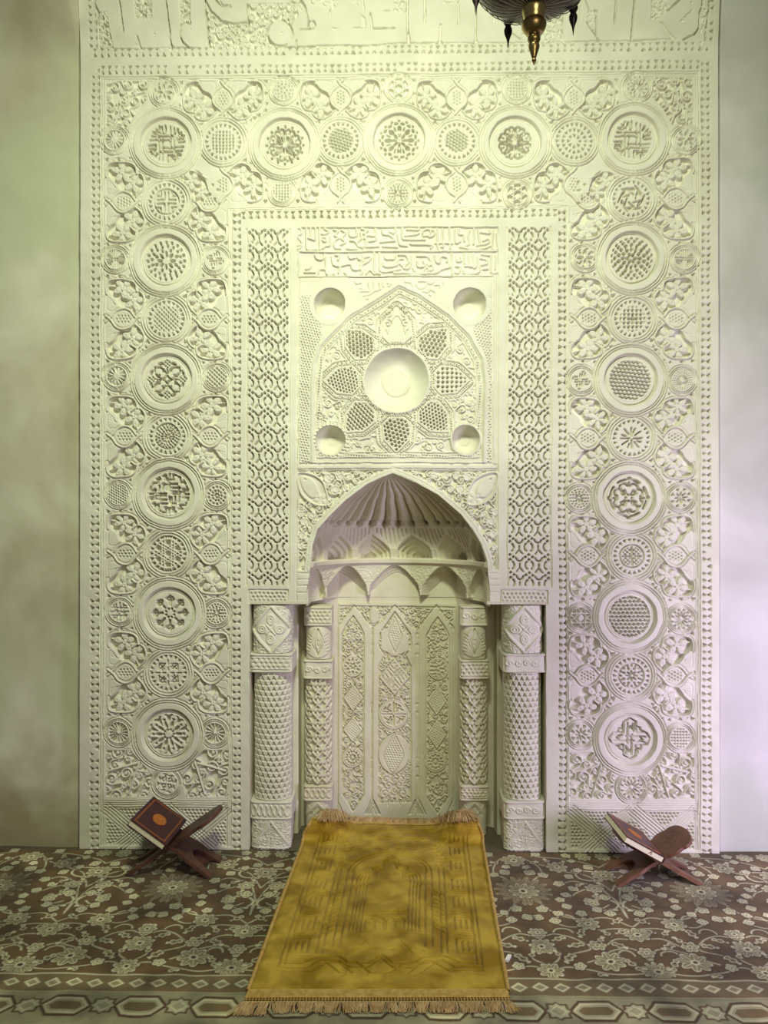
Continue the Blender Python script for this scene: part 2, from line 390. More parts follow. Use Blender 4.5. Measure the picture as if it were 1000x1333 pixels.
MED = [P_mult(P_lat(4.4, 1.15, 0, False, 'o', .66), P_rose(RIM)), P_mult(P_lat(4.6, 1.1, .3, True, 's', .66), P_rose(RIM)),
       P_mult(P_lat(4.6, 1.2, .6, True, 's', .62), P_rose(RIM)), P_rose(RIM, ('t', 16, .5, .64, .07), ('t', 8, .2, .36, .07)),
       P_mult(P_rose(RIM, ('r', .66, .02, 0)), P_bars([[(.1, .1), (.1, .5)], [(.1, .1), (.5, .1)], [(.3, .3), (.5, .3)], [(.3, .3), (.3, .5)]], .06)),
       P_mult(P_lat(4.2, .95, .78, False, 'd', .7), P_rose(RIM)), P_rose(RIM, ('r', .68, .02, 0), ('e', 8, .14, .08, .03), ('e', 14, .32, .07, .045), ('e', 18, .48, .05, .04, .5), ('e', 22, .6, .04, .04)),
       P_mult(P_star(6, .33, .09, (20, .8, .07), q=.18), P_rose(RIM)), P_mult(P_bars([[(0, .12), (0, .3)], [(0, .45), (0, .7)], [(.22, .22), (.42, .42)], [(.42, .22), (.22, .42)], [(.15, .5), (.5, .5), (.5, .15)], [(.33, .12), (.33, .2)]], .05), P_rose(RIM)),
       P_mult(P_bars([[(.1, .2), (.45, .1), (.35, .4)], [(.6, 0), (.45, .35)], [(.2, .55), (.5, .5)]], .07, None, 6), P_rose(RIM)), P_mult(P_lat(5.4, 1.6, 0, False, 'o', .66), P_rose(RIM, ('e', 4, .1, .05, .05))),
       P_mult(P_bars([[(0, .1), (0, .55)], [(.15, .2), (.35, .5)], [(.3, .12), (.5, .2)]], .07), P_rose(RIM)),
       P_mult(P_lat(3.9, 1.0, .78, False, 'd', .5), P_rose(RIM, ('r', .62, .02, 0), ('e', 4, .25, .26, .03))), P_rose(RIM, ('e', 8, .2, .1, .04), ('e', 8, .42, .06, .05, .5), ('e', 16, .56, .05, .035), ('r', .66, .015, 0))]
SML = [P_rose(('e', 4, .42, .3, .13), ('e', 4, .62, .2, .08, .5), ('e', 8, .84, .06, .1, .25)), P_rose(('e', 5, .28, .08, .06), ('e', 10, .6, .08, .06), ('e', 14, .84, .05, .05)),
       P_star(6, .36, .15), P_lat(3.8, .85, 0, False, 'o', .85), P_rose(('e', 12, .4, .26, .05), ('t', 12, .68, .92, .1, .5)),
       P_quad, P_rose(('t', 12, .3, .85, .1), ('e', 12, .8, .06, .03, .5)), P_lat(3.5, .95, .5, True), P_bars([[(0, -.85), (0, .85)], [(.35, -.7), (.35, .7)], [(.2, .1), (.5, .1)], [(.55, .3), (.55, .6)]], .09), P_wheel(16), P_bars([[(.12, .12), (.5, .12)], [(.12, .3), (.12, .75)], [(.3, .35), (.3, .65), (.5, .65)], [(.6, .3), (.78, .3)]], .08),
       P_bars([[(.1, .1), (.1, .55)], [(.3, .1), (.55, .1)], [(.35, .35), (.62, .35)], [(.75, .1), (.75, .25)]], .09), P_lat(4.2, 1.25, .78, False), P_rose(('e', 6, .18, .08, .08), ('e', 10, .45, .1, .09), ('e', 14, .78, .1, .1, .5)), P_rose(('e', 8, .3, .18, .06), ('e', 12, .6, .07, .06), ('e', 18, .82, .06, .06)),
       P_wheel(14), P_bars([[(.12, .12), (.12, .6)], [(.3, .15), (.45, .35), (.2, .45)], [(.6, .2), (.62, .5)], [(0, .72), (.3, .8)]], .1), P_rose(('e', 8, .34, .2, .06), ('t', 8, .6, .88, .14, .5)), P_star(8, .42, .12, inner=.3), P_rose(('e', 16, .4, .14, .035), ('e', 20, .68, .045, .045), ('e', 24, .86, .04, .04))]

def inpoly(px, py, pts):
    c = False
    for (ax, ay), (bx, by) in zip(pts, pts[1:] + pts[:1]):
        if (ay > py) != (by > py) and px < (bx - ax) * (py - ay) / (by - ay) + ax: c = not c
    return c
def scroll_fill(cv, pts, seed, rmin=3.2, rmax=6.0, w=1.6, h=-.3, dep=-4.2, n=900):
    """arabesque: a sunk ground packed with curling tendrils"""
    cv.poly(pts, dep, 1.1); r_ = np.random.RandomState(seed); P = []
    xs = [p[0] for p in pts]; ys = [p[1] for p in pts]
    for k in range(n):
        x, y = r_.uniform(min(xs), max(xs)), r_.uniform(min(ys), max(ys)); r = rmax if k < n * .35 else (rmin + rmax) / 2 if k < n * .65 else rmin
        if not inpoly(x, y, pts): continue
        if all((x - a) ** 2 + (y - b) ** 2 > (r + q) ** 2 * .80 for a, b, q in P): P.append((x, y, r))
    sl, X, Y = cv.bb(pts); keep_out = dpoly(X, Y, pts); H0 = cv.H[sl].copy() if X.size else None
    for i, (x, y, r) in enumerate(P):
        a0 = r_.uniform(0, 360); sg = 1 if i % 2 else -1
        S_ = spiral(x, y, r * .88, a0, 1.15, sg, 16, .42)
        d = (math.cos(math.radians(a0) - sg * 1.2), math.sin(math.radians(a0) - sg * 1.2))
        cv.line([(S_[0][0] + d[0] * r * .9, S_[0][1] + d[1] * r * .9)] + S_, w, h, 1.1, ridge=.3); cv.disc(x, y, r * .26, h, 1.1)
        q = math.radians(a0 + 150); cv.disc(x + r * 1.15 * math.cos(q), y + r * 1.15 * math.sin(q), 1.1, h - .3, 1.1)
    if X.size:
        m = sm(keep_out, 1.0); cv.H[sl] = H0 * (1 - m) + cv.H[sl] * m

# ------------------------------------------------------------------ the carved wall
ST = 0.68
UL, _ = T(104, 600); UR, _ = T(936, 600)
W = Cv(UL, -60, UR, VC + HC * K, ST, warp=.42)
vline = lambda u, v0, v1: [(u, v0), (u, v1)]
tU = lambda u: T(u, 600)[0]
tV = lambda v: T(516, v)[1]

LAB = {}
def lab(name, group): LAB[len(LAB) + 1] = (name, group); return len(LAB)
K_FIELD = lab('vine_border', 'sur'); K_EDGE = lab('beaded_edging', 'sur'); K_FRZ = lab('frieze', 'frz')
K_LAT = [lab('lattice_strip', 'cen'), lab('lattice_strip', 'cen')]; K_INS = lab('inscription_panel', 'cen')
K_STAR = lab('star_panel', 'cen'); K_SPAN = lab('spandrel', 'cen'); K_CEN = lab('plain_frame', 'cen')
K_DADO = [lab('dado_panel', 'sur'), lab('dado_panel', 'sur')]

LC, RC = tU(216), tU(822)
fl0, fl1 = tU(136), tU(297); fr0, fr1 = tU(741), tU(906)
vt0 = T(520, 102)[1]; vt1 = T(520, 268)[1]; vb = T(216, 1041)[1]
G = -.9; POCK = -8.0
for (a, b, c, d) in ((fl0, vt0, fl1, vb), (fr0, vt0, fr1, vb), (fl0, vt0, fr1, vt1)):
    W.poly([(a, b), (c, b), (c, d), (a, d)], G, 1.4)
rnd = np.random.RandomState(11)
def flower(cx, cy, r, n=5, ph=0., h=-.9):
    sl, x, y = W.w(cx - r, cy - r, cx + r, cy + r)
    if not x.size: return
    xf, yf = fold(x - cx, y - cy, n, ph)
    q = np.hypot((xf - .6 * r) / (.43 * r), yf / (.31 * r if n < 6 else .235 * r))
    d = np.minimum((q - 1) * .3 * r, np.hypot(x - cx, y - cy) - .26 * r)
    m = sm(d, 1.5); hh = h - .9 * cl(1 + d / 3.) 
    W.H[sl] = W.H[sl] * (1 - m) + hh * m
    W.H[sl] -= 1.0 * sm(np.hypot(xf - .7 * r, yf) - .07 * r, 1.0)
    W.dot(cx, cy, .9, 1.4)
def unit(G_, seed, loop=True):
    """one carved corner: two flowers in a looping stem, a corner leaf and half of the almond beside it"""
    r = np.random.RandomState(seed); j = lambda: r.uniform(-.8, .8)
    P = lambda pts: [G_(a, b) for a, b in pts]
    W.poly(crom(P([(13, 7), (22, 13), (27.5, 24), (24, 34), (17.5, 39), (14.5, 47), (6, 51), (-11, 51.8), (-20, 48), (-22.5, 39), (-18, 32), (-12, 27), (-8.5, 20), (-3, 15), (5, 13)]), 3, True), POCK, 1.2)
    W.groove(crom(P([(-22, 30), (-22, 13), (-14, 10.5), (-4, 14.5)]), 3), .8, .8)
    for o in (3, 6, 9):
        if seed % 3: W.groove(P([(-20, 31 - o), (-16 + .2 * o, 27 - o * .8), (-14 + .6 * o, 20 - o * .2)]), .8, .8)
    fl_ = [(12.2 + j(), 25 + j()), (-1.8 + j(), 40.2 + j())]
    W.line(P([fl_[0], fl_[1]]), 2, -1.6); W.line(P([fl_[1], (-19, 44)]), 2, -1.6); W.line(P([fl_[0], (17, 8)]), 2, -1.6)
    for (a, b) in fl_:
        c = G_(a, b); flower(c[0], c[1], 14.2 + j() * .5, 5 if r.rand() < .75 else 6, r.rand() * 6.3)
    W.strand(crom(P([(15.5, 6), (23.5, 14), (27.8, 24), (24.5, 34), (16.5, 37.8), (9, 33)])), 2.4, .3)
    W.strand(crom(P([(17.5, 37), (15, 46.5), (6, 51.5), (-11, 52.3), (-20, 49), (-23, 40), (-22.6, 33)])), 2.4, .3)
    W.strand(crom(P([(-23.5, -4), (-16, 2), (-9, 10.5), (0, 13.8), (9, 10.5), (16, 2), (23, -4)])), 2.8, .2)
    for (a, b, s_) in ((32, 29, 3.6), (26, 41.5, 3.2), (22.5, 47.5, 2.8), (17, 56, 3), (-22, 55.5, 3), (33, 16, 2.8), (-7, 56, 2.4), (29, 36.5, 2.2), (37, 24, 2.4), (30, 6, 2.2), (8, 57, 2.)):
        c = G_(a + j() * .5, b + j() * .5); an = r.rand() * 6.3
        W.dig([(c[0] + s_ * math.cos(an + q), c[1] + s_ * math.sin(an + q)) for q in (0, 2.1, 4.2)], 6.5, 1.0)
    for p_ in ([(29, 8), (34, 12), (36, 19)], [(21, 42), (24, 50), (20, 58)], [(-16, 55), (-8, 57.5), (2, 56)]): W.groove(crom(P(p_), 3), .9, 1.8)
def almond(G_, seed):
    c = G_(0, 0); v = G_(1, 0); hor = abs(v[0] - c[0]) > .5
    a, b = (13, 8.2) if hor else (8.2, 13)
    W.disc(c[0], c[1], a, -1.0, 1.6, ry=b)
    sl, x, y = W.w(c[0] - a, c[1] - b, c[0] + a, c[1] + b)
    fn = L_dots(4.4, .95, .0 if seed % 2 else .5)
    W.H[sl] -= 5.0 * fn(x - c[0], y - c[1]) * sm((np.hypot((x - c[0]) / a, (y - c[1]) / b) - .82) * 8, 1.5)
def mk(cx, cy, sa, sb, vert=True):
    return (lambda a, b: (cx + sa * a, cy + sb * b)) if vert else (lambda a, b: (cx + sb * b, cy + sa * a))
medL = [T(216, 262), T(216, 415), T(217, 568), T(218, 721), T(219, 876)]
medR = [T(823, 258), T(824, 414), T(823, 570), T(823, 724), T(822, 880)]
medT = [T(290, 184), T(443, 183), T(595, 183), T(748, 183)]
sd = 0
for lst in (medL, medR):
    for i, (cx, cy) in enumerate(lst):
        for side in (-1, 1):
            for sb in (-1, 1):
                if i == 0 and sb == -1 and ((side == 1 and lst is medL) or (side == -1 and lst is medR)): continue
                sd += 1; unit(mk(cx + side * 56.5, cy, -side, sb), sd)
            almond(mk(cx + side * 56.5, cy, -side, 1), sd)
for i, (cx, cy) in enumerate(medT):
    for side in (-1, 1):
        for sb in (-1, 1):
            if side == 1 and ((i == 0 and sb == -1) or (i == 3 and sb == 1)): continue
            sd += 1; unit(mk(cx, cy + side * 56.5, -side, sb, False), sd)
        almond(mk(cx, cy + side * 56.5, -side, 1, False), sd + 1)
def scrolls(lst, base=-.6, w=1.7):
    for (u, v, r, a0, sg) in lst:
        c = T(u, v); W.poly(arc(c[0], c[1], r + 1.6, 0, 350, 14), -5.2, 1.3); W.disc(c[0], c[1], r * .66, -1.2, 2); W.line(spiral(c[0], c[1], r, a0, 1.15, sg, r1=.45), w + .5, base, ridge=.3)
        W.dot(c[0], c[1], .9, 2.5)
        W.dot(c[0] + r * 1.1, c[1] + r * .9, 1.5, 5); W.dot(c[0] - r * .9, c[1] - r * 1.1, 1.4, 5)
scroll_fill(W, TP([(138, 105), (192, 105), (190, 128), (176, 146), (166, 164), (138, 168)]), 31, 4.0, 8.0, 2.2, -.4, -5.6, 700)
scroll_fill(W, TP([(903, 101), (848, 101), (851, 126), (866, 142), (876, 160), (903, 164)]), 32, 4.0, 8.0, 2.2, -.4, -5.6, 700)
for k_, (cx, a, c, vv) in enumerate(((217, 138, 296, 0), (821, 742, 904, 3))):
    for P in ([(a, 978 + vv), (cx - 48, 978 + vv), (cx - 30, 998 + vv), (cx - 20, 1010 + vv), (cx - 26, 1037 + vv), (a, 1037 + vv)], [(c, 978 + vv), (cx + 48, 978 + vv), (cx + 30, 998 + vv), (cx + 20, 1010 + vv), (cx + 26, 1037 + vv), (c, 1037 + vv)]):
        scroll_fill(W, TP(P), 41 + k_, 4.4, 9.0, 2.3, -.4, -5.6, 800)
# corner scrolls, top left / top right, bottom of both columns
W.line(TP([(157, 127), (150, 160)]), 1.8, -.4); W.line(TP([(157, 127), (188, 118)]), 1.8, -.4)
W.line(crom(TP([(856, 120), (872, 122), (882, 118), (884, 140), (876, 152)])), 2, -.4)
for m_, cx in ((1, 217), (-1, 821)):
    for mm in (1, -1):
        q = lambda u: cx + mm * (u - 217)
        vv = 0 if m_ == 1 else 3
        W.strand(TP([(q(180), 993 + vv), (q(141), 1003.5 + vv)]), 2.4, .2); W.strand(TP([(q(180), 993 + vv), (q(167), 1034 + vv)]), 2.4, .2)

for q in (lambda u: u, lambda u: 1038 - u):
    W.poly(crom(TP([(q(262), 226), (q(250), 221), (q(236), 226), (q(234), 240), (q(246), 250), (q(255), 262), (q(270), 255), (q(268), 240)]), 3, True), POCK, 1.2)
for (u, v, r_, ph_) in ((248, 234, 12.5, .3), (261, 250, 10, 1.1), (790, 234, 12.5, .9), (778, 249, 10, .2)):
    c = T(u, v); flower(c[0], c[1], r_, 5, ph_)
for q in (lambda u: u, lambda u: 1038 - u):
    W.line(crom(TP([(q(270), 232), (q(262), 228), (q(250), 222), (q(238), 226), (q(236), 240), (q(246), 250), (q(252), 262)]), 4), 2.2, -.1, ridge=.5)
    for (u, v) in ((272, 252), (279, 258), (284, 264), (257, 232), (283, 247), (236, 231), (262, 241), (276, 240), (284, 236)): W.dot(*T(q(u), v), 1.7, 5)
roundels = []
def roundel(c, r0, kind, pat, dep):
    cx, cy = c; big = kind == 'large'
    sl, x, y = W.w(cx - r0, cy - r0, cx + r0, cy + r0, 5)
    r = np.hypot(x - cx, y - cy)
    # two strands
    W.paint(sl, r - r0 - 1.2, -3.8, 1.2); W.paint(sl, r - r0, 0.2, 1.2)
    H = W.H[sl]
    H += (-1.0 * np.abs(np.sin((r - r0) * PI / (3.0 if big else 2.6)))) * (r < r0) * 0
    if big:
        H -= 5.0 * sm(np.abs(r - (r0 - 2.6)) - .6, 1.0) + 4.6 * sm(np.abs(r - (r0 - 5.4)) - .5, 1.0)
        ri = 33.6
        t = cl((ri + 1 - r) / 2.6); W.H[sl] = H - (7.5 * t) * (r < ri + 2)
        rr = 31.0
        m = sm(r - rr, 1.2); W.H[sl] = W.H[sl] * (1 - m) + (-3.8) * m
        W.H[sl] -= 2.2 * sm(np.abs(r - 28.9) - .4, 1.0)
        Rp = 28.2
    else:
        s1, s2, Rp = (2.8, 6.2, r0 - 8.6) if kind == 'medium' else (2.2, 4.4, r0 - 5.4)
        H -= 4.6 * sm(np.abs(r - (r0 - s1)) - .5, 1.0) + 4.6 * sm(np.abs(r - (r0 - s2)) - .5, 1.0)
        if kind == 'medium': H -= 1.0 * sm(r - (r0 - 6.8), 1.2)
    W.H[sl] -= 2.1 * dep * pat(x - cx, y - cy, Rp)
    k = lab('roundel', 'sur'); roundels.append((k, kind))
    W.L[sl][np.hypot(W.U[sl] - cx, W.V[sl] - cy) < r0 + .6] = k
bigs = [T(215, 185), T(370, 187), T(519.5, 181), T(671, 184), T(826, 180), T(214.5, 338), T(216, 493), T(219, 643), T(220, 798), T(218, 957),
        T(824, 335), T(822, 494), T(820, 648), T(820.5, 803), T(821, 963)]
smalls = [(213, 120, 0), (369, 118, 1), (519, 115, 2), (673, 115, 3), (831, 113, 4), (149, 182, 6), (367, 249, 3), (518, 252, 14), (674, 252, 2), (894, 181, 0),
          (150, 337, 5), (151, 490, 6), (154, 643, 7), (155, 797, 8), (154, 954, 9), (279.5, 338, 11), (281.5, 491, 12), (282.5, 645, 13), (281, 799, 14), (279.5, 955, 15), (217, 1020, 16),
          (762, 335, 0), (757, 495, 11), (755, 648, 14), (756, 805, 18), (756, 957, 17), (892, 336, 5), (889, 495, 19), (887, 648, 17), (887, 806, 4), (886, 961, 3), (822, 1026, 4)]
for i, c in enumerate(medT + medL + medR):
    roundel(c, 33.0, 'medium', MED[i % len(MED)], 4.2)
for (u, v, p) in smalls: roundel(T(u, v), 19.6 if v < 1010 else 20.5, 'small', SML[p], 3.0)
for i, c in enumerate(bigs): roundel(c, 48.0, 'large', BIG[i], 4.6)
W.disc(*T(519.5, 181), 1.6, -6.0)

# frame lines round the field
def frame(a, b, c, d, w=1.1, dep=1.9, bot=True):
    W.groove([(a, d), (a, b), (c, b), (c, d)] + ([(a, d)] if bot else []), w, dep)
for o in (2.2, 5.2): 
    W.groove([(fl0 - o, VC + HC * K - 4), (fl0 - o, vt0 - o), (fr1 + o, vt0 - o), (fr1 + o, VC + HC * K - 4)], 1.1, 1.9)
    W.groove([(fl1 + o * .8, VC + HC * K - 4), (fl1 + o * .8, vt1 + o * .8), (fr0 - o * .8, vt1 + o * .8), (fr0 - o * .8, VC + HC * K - 4)], 1.0, 1.8)
for (a, c) in ((fl0, fl1), (fr0, fr1)):
    for o in (1.5, 4.2, 7.0): W.groove([(a, vb + o), (c, vb + o)], .9, 1.6)
# bead chains of facing triangles
def beads(p0, p1, gap=6.2, per=9.2, sz=2.55, dep=8.0):
    L_ = math.hypot(p1[0] - p0[0], p1[1] - p0[1]); n = int(round(L_ / per)); tx, ty = (p1[0] - p0[0]) / L_, (p1[1] - p0[1]) / L_; nx, ny = -ty, tx
    for i in range(n + 1):
        c = (p0[0] + tx * L_ * i / n, p0[1] + ty * L_ * i / n)
        for s_ in (-1, 1):
            k_ = sz * rnd.uniform(.72, 1.12); g = gap / 2 + rnd.uniform(-.3, .3)
            if rnd.rand() < .04: continue
            A = (c[0] + nx * s_ * (g - k_ * .9), c[1] + ny * s_ * (g - k_ * .9))
            B = (c[0] + nx * s_ * (g + k_ * .8) + tx * k_, c[1] + ny * s_ * (g + k_ * .8) + ty * k_)
            C = (c[0] + nx * s_ * (g + k_ * .8) - tx * k_, c[1] + ny * s_ * (g + k_ * .8) - ty * k_)
            W.dig([A, B, C], dep * rnd.uniform(.7, 1.1), 1.2)
bot = VC + HC * K
bl, br, bt = tU(123.5), tU(920), T(320, 89.5)[1]
beads((bl, bt), (bl, bot - 3)); beads((br, bt), (br, bot - 3)); beads((bl + 9, bt), (br - 9, bt))
il, ir, it = tU(308), tU(732.5), T(520, 278.5)[1]
beads((il, it), (il, bot - 3), 5.4); beads((ir, it), (ir, bot - 3), 5.4); beads((il + 9, it), (ir - 9, it), 5.4)
ft = T(320, 66.5)[1]
beads((bl - 2, ft), (br + 3, ft), 6.0); beads((bl - 3, -60), (bl - 3, ft - 9), 6.2); beads((br + 4, -60), (br + 4, ft - 9), 6.2)

# dado with crossing bands
for (a, c) in ((fl0, fl1), (fr0, fr1)):
    t0, t1 = vb + 9.5, bot - 4; m = (a + c) / 2
    W.poly([(a, t0), (c, t0), (c, t1), (a, t1)], -1.2)
    def lat(x, y, s_=4.6): return L_dots(s_, 1.15, 0)(x, y)
    sl, x, y = W.w(a + 3, t0 + 3, c - 3, t1 - 1, 0)
    lines = [((a, t0), (a + 62, t1 + 2)), ((m, t0), (m - 62, t1 + 2)), ((m, t0), (m + 62, t1 + 2)), ((c, t0), (c - 62, t1 + 2))]
    near = None
    for p in lines:
        d = dseg(x, y, list(p)); near = d if near is None else np.minimum(near, d)
    W.H[sl] -= 5.0 * L_dots(5.0, 1.5, .0, True, 'd')(x, y) * (1 - sm(near - 9.5, 1.5))
    for p in lines:
        (x0, y0), (x1, y1) = p; L_ = math.hypot(x1 - x0, y1 - y0); nx, ny = -(y1 - y0) / L_, (x1 - x0) / L_
        for o in (-7.4, -3.7, 0, 3.7, 7.4):
            W.groove([(x0 + nx * o, y0 + ny * o), (x1 + nx * o, y1 + ny * o)], 1.0, 1.8)

# ---- frieze of large lettering
fb = T(520, 57)[1]
def FZ(pts, off, s_=6.25): return [T(off + a / s_, b / s_) for a, b in pts]
def panel(pts, off, dep=-6.5, seed=4, sc=8.5):
    P = FZ(pts, off); scroll_fill(W, P, seed, 3.3, 5.6, 2.2, -.3, dep, 900)
def wedge(pts, off, dep=3.4): W.dig(FZ(pts, off), dep, 1.1)
def gl(pts, off, w=1.3, dep=3.):
    W.groove(FZ(pts, off), w, dep * 1.5)
UPY = -180
panel([(172, 112), (255, 115), (270, 270), (300, 395), (190, 395)], 100, seed=4)
wedge([(148, 25), (196, 118), (176, 118)], 100, 6)
gl([(330, UPY), (355, 0), (382, 262)], 100, 1.6, 4)
panel([(450, UPY), (470, 0), (490, 162), (618, 168), (612, 0), (600, UPY)], 100, seed=6)
wedge([(486, 285), (500, 300), (525, 385), (505, 380)], 100, 5); wedge([(440, 388), (485, 350), (520, 380), (560, 396)], 100, 1.5)
W.dot(*T(200.8, 44.5), 1.1, 3)
gl([(715, UPY), (730, 0), (768, 385)], 100, 1.6, 4); wedge([(735, 392), (766, 350), (800, 390)], 100, 2)
panel([(830, UPY), (840, 0), (850, 188), (925, 188), (925, 0), (922, UPY)], 100, seed=8)
gl([(927, 190), (925, 205), (890, 188), (850, 215), (840, 290), (862, 350), (910, 390)], 100, 1.5, 3.4); W.dot(*T(248, 40), .9, 2.5)
panel([(115, 30), (160, 110), (240, 180), (340, 205), (455, 190), (455, 60), (520, 50), (640, 48), (800, 48), (830, 0), (880, 0), (925, 80), (860, 130), (790, 230), (770, 190), (700, 165), (640, 200), (618, 280), (640, 340), (680, 380), (135, 385)], 250, -5, 12, 9)
gl([(98, UPY), (105, 0), (135, 380)], 250, 1.5, 4); gl([(110, 10), (160, 105), (240, 178), (340, 203), (455, 188)], 250, 1.3, 3); gl([(452, 58), (465, 245)], 250, 1.6, 3)
gl(arc(720, 268, 103, 20, -300, 24), 250, 1.4, 3.4); W.dot(*T(250 + 732 / 6.25, 43), .9, 2.5)
gl([(800, UPY), (803, 45)], 250, 1.6, 3); gl([(850, UPY), (880, 0), (925, 75), (950, 180), (952, 240), (880, 240)], 250, 1.4, 3.2); gl([(950, 180), (1000, 178)], 250, 1.2, 2.5)
gl([(140, -60), (180, 0), (250, 70), (318, 76)], 250, 1.4, 3); gl([(215, -10), (255, 62), (318, 66)], 250, 1, 2); gl([(850, 325), (850, 382)], 250, 1.6, 3); gl([(790, 235), (860, 132)], 250, 1.2, 3)
gl(arc(40, 210, 31, 0, 360, 16), 400, 1.2, 3)
panel([(-60, -40), (0, 0), (30, 62), (170, 75), (180, 100), (225, 85), (300, 0), (330, -60)], 400, -3, 17, 4.5); gl([(185, 95), (184, 150)], 400, 1.4, 3)
panel([(300, -40), (320, 0), (415, 78), (400, 0), (385, -40)], 400, -3, 19); gl([(448, UPY), (448, 0), (465, 100)], 400, 1.4, 3.2)
W.dot(*T(493.3, 3.5), .9, 2.5); gl([(635, 110), (670, 110)], 400, 1.4, 3)
wedge([(435, 130), (475, 160), (480, 235), (440, 235)], 400, 1.8); gl([(380, 235), (475, 236)], 400, 1.3, 1.8); gl([(515, 125), (530, 235), (710, 238)], 400, 1.8, 3.6); wedge([(195, 232), (260, 238), (215, 248)], 400, 3)
panel([(708, UPY), (708, 115), (812, 115), (812, UPY)], 400, -3.4, 23, 5)
gl([(812, UPY), (815, 0), (818, 260)], 400, 1.7, 4); wedge([(814, 240), (824, 240), (845, 355), (815, 352)], 400, 5); gl([(955, UPY), (956, 0), (958, 193)], 400, 2., 4)
wedge([(138, 205), (152, 205), (146, 330), (170, 355), (110, 358), (130, 330)], 550, 3.6)
panel([(160, UPY), (160, 45), (250, 50), (290, 30), (290, UPY)], 550, -3, 27); gl([(290, 30), (292, 120), (288, 208)], 550, 1.8, 3)
gl([(435, UPY), (435, 0), (432, 320)], 550, 1.8, 4); wedge([(424, 320), (440, 320), (465, 352), (410, 354)], 550, 2.5)
gl([(735, 280), (830, 340)], 550, 1.6, 2); gl([(580, 110), (580, 190)], 550, 1.3, 2)
panel([(0, -100), (0, 335), (165, 345), (326, 345), (330, 90), (330, -100)], 680, -2.8, 31, 7); gl([(328, -100), (330, 90), (327, 345)], 680, 1.3, 3)
gl([(470, 70), (470, 170)], 680, 1.1, 2); gl([(495, -60), (500, 0), (540, 105)], 680, 1.4, 3)
panel([(500, 110), (605, 105), (600, 285), (545, 215), (525, 150)], 680, -2, 33, 6); gl([(580, 102), (605, 105), (600, 285)], 680, 1.3, 3); gl([(525, 190), (625, 330)], 680, 1.6, 3)
gl([(757, UPY), (755, 0), (752, 195)], 680, 2.4, 3.2); gl([(915, UPY), (905, 0), (890, 330)], 680, 2.2, 3.6)
panel([(298, UPY), (295, 165), (370, 182), (415, 90), (415, UPY)], 800, -3.2, 37, 6.5)
wedge([(368, 185), (385, 185), (440, 260), (515, 327), (470, 322), (420, 265)], 800, 3.4); gl([(700, -130), (545, 0), (470, 66), (430, 100)], 800, 1.7, 3); wedge([(418, 40), (470, 68), (418, 105)], 800, 2)
W.dot(*T(888, 28.5), 1.8, 3); gl([(560, 155), (635, 95)], 800, .9, 1.8); W.dot(*T(900, 6.5), 1.4, 2.4)
gl([(712, UPY), (712, 0), (705, 80), (690, 110), (690, 230), (650, 282), (565, 325)], 800, 1.5, 3.4); wedge([(650, 270), (690, 235), (640, 290)], 800, 3)
panel([(722, UPY), (722, 0), (700, 120), (700, 322), (742, 322), (768, 0), (775, UPY)], 800, -2.8, 41, 5); gl([(775, UPY), (770, 0), (745, 322)], 800, 1.5, 3.4)
gl([(300, 398), (440, 392), (760, 388), (1000, 392)], 100, 1.2, 1.8); gl([(0, 372), (200, 368), (450, 372), (800, 352), (1000, 358)], 400, 1.3, 2.2); gl([(0, 350), (600, 352), (900, 345)], 550, 1.1, 1.8); gl([(150, 346), (500, 338), (625, 332), (1000, 334)], 680, 1.2, 2.2); gl([(150, 328), (500, 322)], 800, 1.2, 2)
gl([(680, 380), (1000, 375)], 250, 1.2, 2.2)

# ---- centre: lattice strips
cell = None
def lattice(x, y):
    """x from the strip axis, period 24.4 x 23.7"""
    px, py = 24.4, 23.75
    xx = (x + px / 2) % px - px / 2; yy = (y + py / 2) % py - py / 2
    xa = np.abs(xx)
    m = sm(dseg(xa, yy, arc(-1.2, 0, 6.4, -50, 48, 8)) - .8, 1.0)
    m = np.maximum(m, sm(np.hypot(xa - 3.4, yy + 4.6) - 1.0, 1.0)); m = np.maximum(m, sm(np.hypot(xa - 3.2, yy - 4.4) - 1.2, 1.0))
    for (a, b) in ((0, 9.6), (0, -7.8), (4.4, 12.6), (4.4, -11.1), (0, 16.2), (0, -7.5)): m = np.maximum(m, sm((np.abs(xa - a) + np.abs(yy - b) - 1.9) * .75, 1.0))
    m = np.maximum(m, sm(dseg(xa, yy, [(12.2, -2), (12.2, 3.5), (8., 8.5)]) - .75, 1.0))
    m = np.maximum(m, sm(dseg(xa, yy, [(7.7, -9.5), (9.4, -6.6), (12.2, -5.4)]) - .95, 1.0))
    return m
for k_, (u0, u1) in enumerate(((tU(322.5), tU(375)), (tU(662), tU(716)))):
    v0, v1 = tV(297), tV(763); cx = (u0 + u1) / 2
    sl, x, y = W.w(u0, v0, u1, v1, 0)
    W.H[sl] -= 9.0 * lattice(x - cx, y - v0 - 12) * sm(np.maximum(np.abs(x - cx) - (u1 - u0) / 2, np.maximum(v0 - y, y - v1)), 1)
    for e in (u0 - 1.5, u1 + 1.5): W.groove(vline(e, v0, v1), .9, 2.4)
    W.L[sl] = K_LAT[k_]
# bands closing the strips (interlace)
for (u0, u1) in ((tU(324), tU(375)), (tU(652), tU(712))):
    v0, v1 = tV(768), tV(785)
    W.groove([(u0, v0), (u1, v0), (u1, v1), (u0, v1), (u0, v0)], 1.2, 2.4)
    P = [(u0 + 2, v0 + 2), (u1 - 2, v0 + 2), (u1 - 2, v1 - 2), (u0 + 2, v1 - 2)]
    W.fill_holes(P, lambda x, y: L_dots(5.6, 1.4, 0, True, 'd')(x - u0, y - v0), 3.2, .4)
